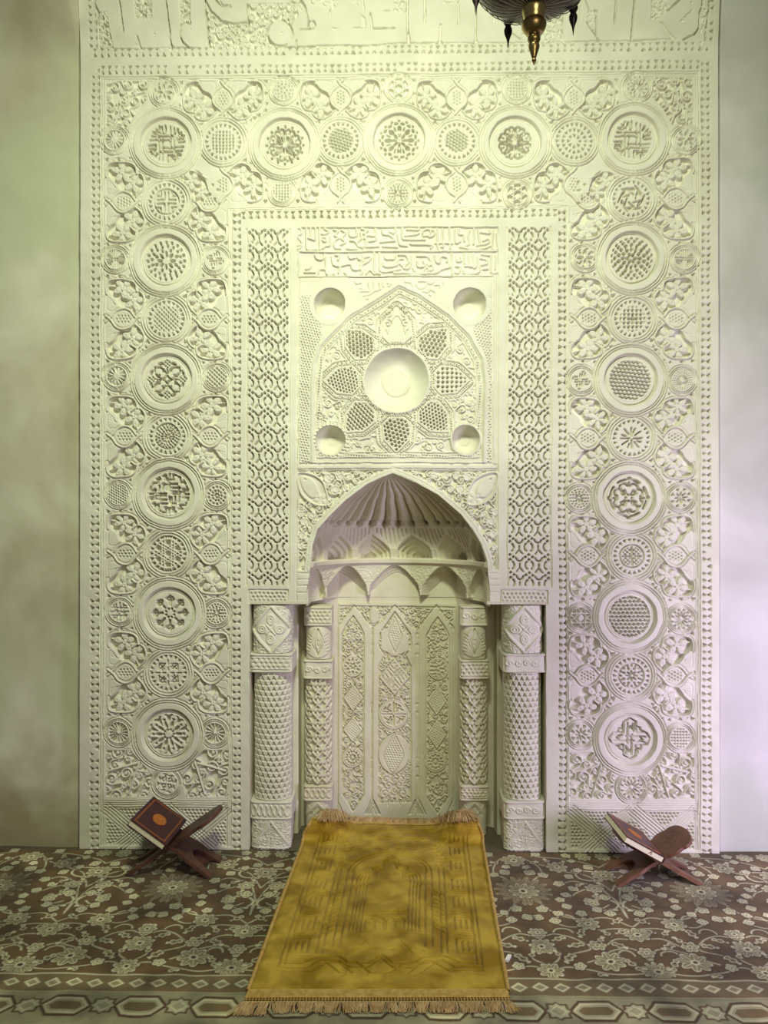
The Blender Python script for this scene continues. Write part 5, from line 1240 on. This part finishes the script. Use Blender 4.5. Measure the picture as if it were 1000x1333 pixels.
em([(12.8, 67), (7, 67)]); em([(0, 33.5), (12.6, 33.5)]); em([(0, 45), (7.6, 45)]); em([(0, 47), (7.6, 47)])
for x0 in (1.9, 5.4): em([(x0 - 1.5, 34.5)] + [(x0 + a * 1.5, 40 + b) for a, b in ((-1, 0), (-.8, 1.6), (0, 2.4), (.8, 1.6), (1, 0))] + [(x0 + 1.5, 34.5)], w=.25)
eg(arc(0, 78, 17, 0, 180, 24), .35); eg(arc(0, 78, 15.2, 0, 180, 24), .3)
for i in range(-3, 4):
    for j in range(5): 
        if abs(i) * 5 + 2 < 26: em([(abs(i) * 4 + 1.5, 98 + j * 3.2), (abs(i) * 4 + 3.5, 99.5 + j * 3.2)], w=.25, dep=.7)
for k_ in range(9): em(spiral(20 + (k_ % 3) * 0 + 2 * math.sin(k_), 84 + k_ * 3.2, 1.6, k_, 1), w=.22, dep=.8)
for r_, y_ in ((3, 113), (5, 113), (7, 113)): eg([(-18 + r_, y_ - r_ * .6), (18 - r_, y_ - r_ * .6)], .25)
em([(10, 20), (6, 28)], dep=.5); em([(0, 22), (8, 24), (14, 21)], dep=.5)
x, y, z = rugpos(SS, TTg)
nap = .0009 * vnoise(SS * 100, TTg * 160, 4, 8) + .0016 * vnoise(SS * 100, TTg * 160, 14, 9)
edge = np.minimum(np.minimum(SS, 1 - SS) * 80, np.minimum(TTg, 1 - TTg) * 127)
z = z + EM * .0085 + nap + .006 * sst(0, 2.0, edge)
Vg = np.stack([x, y, z], -1)
Vb = Vg[::-1].copy()
top = Vg; botm = Vg.copy(); bx_, by_, bz_ = rugpos(SS, TTg); botm[..., 2] = bz_ - .005
V_ = np.vstack([top.reshape(-1, 3), botm.reshape(-1, 3)]); q1 = grid_quads(nt_, ns)[:, ::-1]; q2 = grid_quads(nt_, ns) + nt_ * ns
per = [(0, j) for j in range(ns)] + [(i, ns - 1) for i in range(1, nt_)] + [(nt_ - 1, j) for j in range(ns - 2, -1, -1)] + [(i, 0) for i in range(nt_ - 2, 0, -1)]
pi_ = np.array([i * ns + j for i, j in per]); pj = np.roll(pi_, -1); q3 = np.stack([pi_, pj, pj + nt_ * ns, pi_ + nt_ * ns], -1)
link(npmesh('velvet_pile', V_, np.vstack([q1, q2, q3])), 'velvet_pile', M['velvet'], rug)
def tube(paths, r, name, mt, parent=None, seg=6, twist=0., taper=False):
    Vs, Qs = [], []; base = 0
    for P in paths:
        P = np.array(P, float); n = len(P); tg = np.gradient(P, axis=0); tg /= np.linalg.norm(tg, axis=1)[:, None] + 1e-9
        up = np.where(np.abs(tg[:, 2:3]) > .9, [[1., 0, 0]], [[0, 0, 1.]]); a = np.cross(tg, up); a /= np.linalg.norm(a, axis=1)[:, None] + 1e-9; b = np.cross(tg, a)
        s_ = np.concatenate([[0], np.cumsum(np.linalg.norm(np.diff(P, axis=0), axis=1))])
        th_ = np.arange(seg) * 2 * PI / seg
        rr = r * (1 + (.22 * np.sin(s_[:, None] * twist + th_[None] * 2) if twist else 0 * th_[None])) * (np.ones((n, 1)) if not taper else (1 - .6 * np.linspace(0, 1, n))[:, None])
        V = P[:, None] + rr[..., None] * (a[:, None] * np.cos(th_)[None, :, None] + b[:, None] * np.sin(th_)[None, :, None])
        Vs.append(V.reshape(-1, 3)); Qs.append(grid_quads(n, seg, True) + base); base += n * seg
    return link(npmesh(name, np.vstack(Vs), np.vstack(Qs)), name, mt, parent)
for s_ in (0.0, 1.0):
    t_ = np.linspace(0, 1, 400); tube([np.stack(rugpos(np.full(400, s_), t_, .003), -1)], .0062, 'side_binding', M['binding'], rug, 10, 500)
# hem band, netted openwork and fringe at the front
for (tA, tB, nm) in ((-.026, .002, 'front_hem'), (.996, 1.012, 'back_hem')):
    S2, T2 = np.meshgrid(np.linspace(0, 1, 300), np.linspace(tA, tB, 10)); x, y, z = rugpos(S2, T2, .006)
    z = z + .0022 * np.sin(T2 * 800); 
    Vt = np.stack([x, y, z], -1); Vd = Vt.copy(); Vd[..., 2] -= .006
    sub_mesh(nm, np.vstack([Vt.reshape(-1, 3), Vd.reshape(-1, 3)]), np.vstack([grid_quads(10, 300)[:, ::-1], grid_quads(10, 300) + 3000]), M['binding'], rug)
rf = np.random.RandomState(8)
net, thr = [], []
n_k = 84
for i in range(n_k):
    s0_ = (i + .5) / n_k; p0 = rugpos(s0_, -.024, .004); p1 = rugpos(s0_ + .003, -.040, .004); net.append([p0, tuple((np.array(p0) + p1) / 2), p1])
ns_ = np.linspace(-.003, 1.003, 200); net.append(np.stack(rugpos(ns_, np.full(200, -.0405), .004), -1)); net.append(np.stack(rugpos(ns_, np.full(200, -.0245), .004), -1))
tube(net, .0017, 'knotted_netting', M['binding'], rug, 5)
for i in range(1150):
    s0_ = rf.rand(); p = np.array(rugpos(s0_, -.040, .004)); k = int(s0_ * 30); dr = .012 * math.sin(k * 2.4) + rf.normal(0, .006) + (-.02 if s0_ < .06 else 0) + (.008 if s0_ > .95 else 0)
    L_ = rf.uniform(.030, .045) + (.012 if s0_ < .1 else 0); up_ = rf.uniform(.001, .008)
    thr.append([p, p + [dr * .3, -L_ * .35, up_], p + [dr * .75, -L_ * .75, up_ * .5], p + [dr * 1.2, -L_, -.0085 + rf.rand() * .003]])
o = tube([crom3 for crom3 in thr], .0010, 'front_fringe', M['fringe'], rug, 4); o['kind'] = 'stuff'
thr = []
for (sc_, n_, spread) in ((.15, 330, .045), (.85, 380, .06)):
    for i in range(n_):
        s0_ = sc_ + rf.normal(0, spread * .55); p = np.array(rugpos(s0_, 1.0, .008)); a = rf.uniform(-1., 1.); L_ = rf.uniform(.03, .05)
        fy_ = rf.choice([-1, -1, -.5, .5]); sx = .03 * a + (.018 if sc_ > .5 else -.006)
        thr.append([p, p + [sx * .4, fy_ * .010, .022 + rf.rand() * .016], p + [sx * .9, fy_ * L_ * .6, .022 + rf.rand() * .014], p + [sx * 1.5, fy_ * L_ * 1.1, .0 + rf.rand() * .012]])
for i in range(420):
    s0_ = rf.uniform(.2, .8); p = np.array(rugpos(s0_, 1.01, .006)); L_ = rf.uniform(.012, .022)
    thr.append([p, p + [rf.normal(0, .003), L_ * .5, .009], p + [rf.normal(0, .006), L_, .012 + rf.rand() * .006]])
o = tube(thr, .0013, 'back_fringe', M['fringe'], rug, 4); o['kind'] = 'stuff'
xp, yp = on_floor(660.5, 1250)
bm = bmesh.new(); bmesh.ops.create_cube(bm, size=1)
for v in bm.verts: v.co = (v.co.x * .012 + .006 * v.co.y, v.co.y * .034, v.co.z * .008 + .006)
bmesh.ops.bevel(bm, geom=bm.edges[:], offset=.0015, segments=2)
o = bm_obj('paper_scrap', bm, M['paper']); o.location = (xp + .003, yp, 0.001); o.rotation_euler = (0, 0, -.25)
tag(o, 'tiny white folded paper scrap on the carpet beside the gold rug', 'paper')

# ------------------------------------------------------------------ folding book stands
def stand(name, label, xh, y0, y1, zh, ta, foot_l, foot_r, tip_l, tip_r, mt, yaw=0.):
    """two crossing boards; hinge at (xh, zh), axis along y"""
    yc = (y0 + y1) / 2
    root = empty(name, (xh, yc, 0), label, 'book stand'); root.rotation_euler = (0, 0, yaw)
    w2 = (y1 - y0) / 2
    for (foot, tip) in ((foot_l, tip_r), (foot_r, tip_l)):
        fx_, tx_ = foot - xh, tip[0] - xh; sx = 1 if tx_ > 0 else -1
        lf = math.hypot(fx_, zh); lt = math.hypot(tx_, tip[1] - zh)
        # outline in (along, across): along < 0 towards the foot
        prof = [(-lf, w2), (-lf + .01, w2 * .62)]
        arch_ = [(-lf + .055, w2 * .55), (-lf * .45, w2 * .28), (-lf * .36, 0)]
        half = [(-lf, w2 * 1.0), (-lf * .80, w2 * .98), (-lf * .62, w2 * .93), (-lf * .45, w2 * .96), (-lf * .25, w2 * .86), (0, w2 * .84), (lt * .18, w2 * .86), (lt * .3, w2 * .97), (lt * .45, w2 * 1.02), (lt * .62, w2 * .95), (lt * .72, w2 * .99), (lt * .86, w2 * .88), (lt * .95, w2 * .6), (lt, w2 * .18), (lt * 1.01, 0)]
        inner_ = [(-lf * .40, 0), (-lf * .46, w2 * .30), (-lf * .60, w2 * .46), (-lf * .8, w2 * .52), (-lf, w2 * .55)]
        hh = crom(half, 4)
        out_ = hh + [(a, -b) for a, b in hh[::-1][1:]]
        inn = [(a, -b) for a, b in inner_[::-1]] + inner_[1:]
        loop = out_ + inn
        bm = bmesh.new(); th_ = .0065
        # direction along board, normal
        dx_, dz_ = (tx_, tip[1] - zh); L_ = math.hypot(dx_, dz_); dx_, dz_ = dx_ / L_, dz_ / L_
        ex_, ez_ = (-fx_, zh); L2_ = math.hypot(ex_, ez_); ex_, ez_ = ex_ / L2_, ez_ / L2_
        def pt(a, b, n_):
            ux, uz = (dx_, dz_) if a > 0 else (ex_, ez_); nx_, nz_ = -uz, ux
            return (a * ux + n_ * nx_, b, zh + a * uz + n_ * nz_)
        va = [bm.verts.new(pt(a, b, th_)) for a, b in loop]; vb_ = [bm.verts.new(pt(a, b, -th_)) for a, b in loop]
        # cap by strips: mirror pairs keep the faces clean
        f1 = bm.faces.new(va); f2 = bm.faces.new(vb_[::-1]); bmesh.ops.triangulate(bm, faces=[f1, f2])
        n_ = len(loop)
        for i in range(n_): bm.faces.new([va[i], vb_[i], vb_[(i + 1) % n_], va[(i + 1) % n_]])
        zmin = min(v.co.z for v in bm.verts)
        for v in bm.verts: v.co.z = max(v.co.z, .0008)
        me = bpy.data.meshes.new('board'); bmesh.ops.recalc_face_normals(bm, faces=bm.faces); bm.to_mesh(me); bm.free(); me.materials.append(mt)
        o = bpy.data.objects.new('board', me); COL.objects.link(o); o.parent = root
        # drilled ornament on the inner face of the wing
        P = []
        for k_ in range(44): P.append((lt * .55 + lt * .30 * math.cos(k_ * 2 * PI / 44), w2 * .66 * math.sin(k_ * 2 * PI / 44)))
        for k_ in range(34): P.append((lt * .55 + lt * .26 * math.cos(k_ * 2 * PI / 34), w2 * .56 * math.sin(k_ * 2 * PI / 34)))
        rr_ = np.random.RandomState(4)
        for k_ in range(110):
            a, b = rr_.uniform(-1, 1, 2)
            if a * a + b * b < 1: P.append((lt * .55 + lt * .19 * a, w2 * .42 * b))
        for sgn in (-1, 1):
            for k_ in range(8): P.append((lt * .84 + .010 * math.cos(k_ * .785), sgn * w2 * .55 + .010 * math.sin(k_ * .785)))
        bm = bmesh.new(); ns1 = 1 if dx_ > 0 else -1
        for a, b in P:
            r_ = .0012; vs_ = [bm.verts.new(pt(a + r_ * math.cos(q * PI / 3), b + r_ * math.sin(q * PI / 3), (th_ + .0003) * ns1)) for q in range(6)]; f = bm.faces.new(vs_)
            ex2 = bmesh.ops.extrude_face_region(bm, geom=[f]); 
            for v in ex2['geom']:
                if isinstance(v, bmesh.types.BMVert): v.co.x += 0; v.co.z -= .0006
        me = bpy.data.meshes.new('drilled_ornament'); bm.to_mesh(me); bm.free(); me.materials.append(M['wood_dot'])
        q = bpy.data.objects.new('drilled_ornament', me); COL.objects.link(q); q.parent = o; q['kind'] = 'stuff'
    pin = [[(0, -w2 * .86, zh), (0, 0, zh), (0, w2 * .86, zh)]]
    o = tube(pin, .011, 'hinge_knuckle', mt, None, 12); o.location = (0, 0, 0); o.parent = root
    return root
stand('book_stand', 'dark wooden folding book stand on the carpet left of the rug', -.917, -.262, -.085, .117, .66, -1.092, -.747, (-1.057, .212), (-.727, .247), M['wood'], -.05)
stand('book_stand', 'reddish-brown folding book stand with drilled ornament, right of the rug', 1.030, -.30, -.125, .092, .55, .862, 1.195, (.878, .177), (1.175, .178), M['wood_r'], .05)

def book(name, label, p_low, ang, y0, y1, wdt, th_, yaw, mark=False):
    """p_low: underside corner at the hinge end; the book lies up a slope rising towards -x"""
    root = empty(name, (p_low[0], (y0 + y1) / 2, p_low[1]), label, 'book')
    root.rotation_euler = (0, ang, yaw)     # local -x runs up the slope
    hl = (y1 - y0) / 2
    def bx(nm, lo, hi, mt, bev=.0012, par=None, seg=2):
        bm = bmesh.new(); bmesh.ops.create_cube(bm, size=1)
        for v in bm.verts: v.co = [lo[i] + (v.co[i] + .5) * (hi[i] - lo[i]) for i in range(3)]
        if bev: bmesh.ops.bevel(bm, geom=bm.edges[:], offset=bev, segments=seg, affect='EDGES')
        me = bpy.data.meshes.new(nm); bm.to_mesh(me); bm.free(); me.materials.append(mt)
        o = bpy.data.objects.new(nm, me); COL.objects.link(o); o.parent = par or root; return o
    c = .0028
    bx('back_cover', (-wdt, -hl, 0), (0, hl, c), M['cover']); fc = bx('front_cover', (-wdt, -hl, th_ - c), (0, hl, th_), M['cover'])
    bx('spine', (-.0035, -hl, 0), (.0025, hl, th_), M['cover'], .0025, None, 3)
    pg = bx('page_block', (-wdt + .004, -hl + .004, c), (-.002, hl - .004, th_ - c), M['pages'], .0008)
    # gilt double border and oval medallion, slightly proud of the cover
    bm = bmesh.new(); z0 = th_ - .0002; z1 = th_ + .0005
    def prism(P):
        a = [bm.verts.new((x_, y_, z0)) for x_, y_ in P]; b = [bm.verts.new((x_, y_, z1)) for x_, y_ in P]; bm.faces.new(b)
        for i in range(len(P)): bm.faces.new([a[i], a[(i + 1) % len(P)], b[(i + 1) % len(P)], b[i]])
    for ins_, w_ in ((.013, .0022), (.018, .0011)):
        x0, x1, ya, yb = -wdt + ins_, -ins_, -hl + ins_, hl - ins_
        prism([(x0, ya), (x1, ya), (x1, ya + w_), (x0, ya + w_)]); prism([(x0, yb - w_), (x1, yb - w_), (x1, yb), (x0, yb)]); prism([(x0, ya), (x0 + w_, ya), (x0 + w_, yb), (x0, yb)]); prism([(x1 - w_, ya), (x1, ya), (x1, yb), (x1 - w_, yb)])
    me = bpy.data.meshes.new('gilt_border'); bm.to_mesh(me); bm.free(); me.materials.append(M['gilt']); o = bpy.data.objects.new('gilt_border', me); COL.objects.link(o); o.parent = fc
    bm = bmesh.new(); cxm = -wdt / 2
    prism([(cxm + .030 * math.cos(t_ * PI / 18), 0.038 * math.sin(t_ * PI / 18)) for t_ in range(36)])
    z0 = th_ + .0004; z1 = th_ + .0010
    for rr_ in (1., .86):
        for t_ in range(36):
            a, b = t_ * PI / 18, (t_ + 1) * PI / 18; q = rr_ - .06
            prism([(cxm + .030 * rr_ * math.cos(a), .038 * rr_ * math.sin(a)), (cxm + .030 * rr_ * math.cos(b), .038 * rr_ * math.sin(b)), (cxm + .030 * q * math.cos(b), .038 * q * math.sin(b)), (cxm + .030 * q * math.cos(a), .038 * q * math.sin(a))])
    for k_ in range(7):
        for j_ in range(7):
            px_, py_ = (j_ - 3) * .0065, (k_ - 3) * .0075
            if (px_ / .024) ** 2 + (py_ / .031) ** 2 < 1: prism([(cxm + px_ + .002 * math.cos(q * PI / 2 + k_), py_ + .002 * math.sin(q * PI / 2 + k_)) for q in range(4)])
    me = bpy.data.meshes.new('gilt_medallion'); bm.to_mesh(me); bm.free(); me.materials.append(M['gilt']); o = bpy.data.objects.new('gilt_medallion', me); COL.objects.link(o); o.parent = fc
    if mark:
        bm = bmesh.new(); y_ = -hl + .0037
        for (a, b) in (((-.066, .008), (-.058, .021)), ((-.058, .021), (-.054, .008))):
            d_ = .0018; vs_ = [bm.verts.new((p[0] + s_ * d_, yy_, p[1])) for yy_ in (y_, y_ - .0004) for p, s_ in ((a, -1), (a, 1), (b, 1), (b, -1))]
            for idx in ((0, 1, 2, 3), (7, 6, 5, 4), (0, 4, 5, 1), (1, 5, 6, 2), (2, 6, 7, 3), (3, 7, 4, 0)): bm.faces.new([vs_[i] for i in idx])
        me = bpy.data.meshes.new('ink_mark'); bm.to_mesh(me); bm.free(); me.materials.append(M['mark']); o = bpy.data.objects.new('ink_mark', me); COL.objects.link(o); o.parent = pg
    return root
book('book', 'closed maroon book with gilt oval, lying face up on the dark left stand', (-.9245, .1308), math.atan(.679), -.315, -.062, .174, .028, -.05)
book('book', 'closed maroon book seen from its page edges, lying on the reddish right stand', (1.0222, .1046), math.atan(.559), -.335, -.085, .174, .027, .05, True)

# ------------------------------------------------------------------ hanging lamp (its lower part hangs into view)
lx, ly = .302, -1.64
lamp = empty('hanging_lamp', (lx, ly, 3.2), 'dark bronze hanging lamp with brass finials, hanging in front of the top of the wall', 'lamp')
def lathe(name, prof, mt, at=(0, 0, 0), seg=40, ribs=0, amp=0., parent=lamp):
    th_ = np.arange(seg) * 2 * PI / seg; P = np.array(prof, float)
    rr = P[:, 0:1] * (1 + (amp * np.abs(np.sin(th_[None] * ribs / 2)) if ribs else 0 * th_[None]))
    V = np.stack([lx + at[0] + rr * np.cos(th_), ly + at[1] + rr * np.sin(th_), np.tile(P[:, 1:2] + at[2], (1, seg))], -1)
    return link(npmesh(name, V.reshape(-1, 3), grid_quads(len(P), seg, True)), name, mt, parent)
def smooth_prof(P, n=5): return [(max(0.0005, a), b) for a, b in crom(P, n)]
ZL = lambda v: HC + (670 - v) / 588.
lathe('bowl', smooth_prof([(.022, ZL(9)), (.055, 2.589), (.092, 2.604), (.122, 2.634), (.142, 2.68), (.150, 2.74), (.142, 2.80), (.10, ZL(-160)), (.03, ZL(-175))]), M['bronze'], seg=96, ribs=36, amp=.03)
wires = []
for k_ in range(30):
    a = k_ * 2 * PI / 30; P = []
    for (r_, v_) in ((.024, 9.5), (.055, 6.5), (.093, -2.5), (.123, -20), (.144, -48)):
        a2 = a + (r_ - .024) * 2.5; P.append((lx + r_ * 1.035 * math.cos(a2), ly + r_ * 1.035 * math.sin(a2), ZL(v_) - .002))
    wires.append(crom(P, 5))
o = tube(wires, .0011, 'inlaid_line', M['silver'], lamp, 5); o['kind'] = 'stuff'
lathe('collar', smooth_prof([(.0215, ZL(10)), (.027, ZL(13)), (.0245, ZL(20)), (.0205, ZL(28)), (.012, ZL(30))], 4), M['brass_l'])
lathe('finial', smooth_prof([(.012, ZL(22)), (.018, ZL(25)), (.0262, ZL(31)), (.0262, ZL(37)), (.020, ZL(43.5)), (.0115, ZL(46.5)), (.014, ZL(50)), (.0135, ZL(54)), (.010, ZL(58)), (.012, ZL(60)), (.0115, ZL(64)), (.008, ZL(70)), (.005, ZL(76)), (.0035, ZL(77)), (.0052, ZL(79.5)), (.003, ZL(82)), (.0005, ZL(86))], 4), M['brass'])
Rp = .128; zp = 2.655
for k_ in range(5):
    a = math.radians(36 + 72 * k_); at = (Rp * math.cos(a), Rp * math.sin(a), 0)
    lathe('small_finial', smooth_prof([(.004, zp - .0), (.013, zp - .004), (.013, zp - .014), (.009, zp - .02), (.011, zp - .027), (.008, zp - .034), (.0065, zp - .038), (.0095, zp - .046), (.0085, zp - .056), (.004, zp - .068), (.002, zp - .078), (.0005, zp - .09)], 4), M['bronze'], at, 20)
bm = bmesh.new()
ringp = []
for (r_, z_) in ((.05, zp + .012), (.150, zp), (.165, zp + .02), (.15, zp + .05), (.05, zp + .05)):
    ringp.append([bm.verts.new((lx + r_ * math.cos(math.radians(36 + 72 * i)), ly + r_ * math.sin(math.radians(36 + 72 * i)), z_)) for i in range(5)])
for a, b in zip(ringp[:-1], ringp[1:]):
    for i in range(5): bm.faces.new([a[i], a[(i + 1) % 5], b[(i + 1) % 5], b[i]])
bmesh.ops.bevel(bm, geom=[e for e in bm.edges], offset=.003, segments=1, affect='EDGES')
bm_obj('pentagonal_tier', bm, M['bronze'], lamp)
lathe('hanging_rod', [(.006, ZL(-170)), (.006, 4.1)], M['bronze'], seg=12)

# ------------------------------------------------------------------ light
def area(name, loc, target, size, power, color, sy=None):
    d = bpy.data.lights.new(name, 'AREA'); d.energy = power; d.color = color; d.shape = 'RECTANGLE'; d.size = size; d.size_y = sy or size
    o = bpy.data.objects.new(name, d); COL.objects.link(o); o.location = loc
    v = np.array(target, float) - np.array(loc, float)
    from mathutils import Vector
    o.rotation_euler = Vector(v).to_track_quat('-Z', 'Y').to_euler(); return o
area('ceiling_light', (.0, -2.6, 3.85), (-.15, 0, 2.15), .55, 46, (.92, 1.0, .70), .4).data.spread = math.radians(112)
area('window_light', (2.7, -1.95, .75), (1.6, 0, .6), .6, 27, (.80, .65, 1.0), 1.1).data.spread = math.radians(106)
area('warm_fill', (.9, -4.6, 2.4), (.2, 0, .8), 1.2, 20, (1.0, .88, .60), 1.0)  # added warm fill for the lower left, rug and carpet; no actual door
w = bpy.data.worlds.new('world'); SC.world = w; w.use_nodes = True
bg = w.node_tree.nodes['Background']; bg.inputs[0].default_value = (.88, .84, .62, 1); bg.inputs[1].default_value = .065
SC.view_settings.view_transform = 'Standard'; SC.view_settings.look = 'None'; SC.view_settings.gamma = 1.0
SC.view_settings.use_curve_mapping = False; SC.view_settings.exposure = 0.0
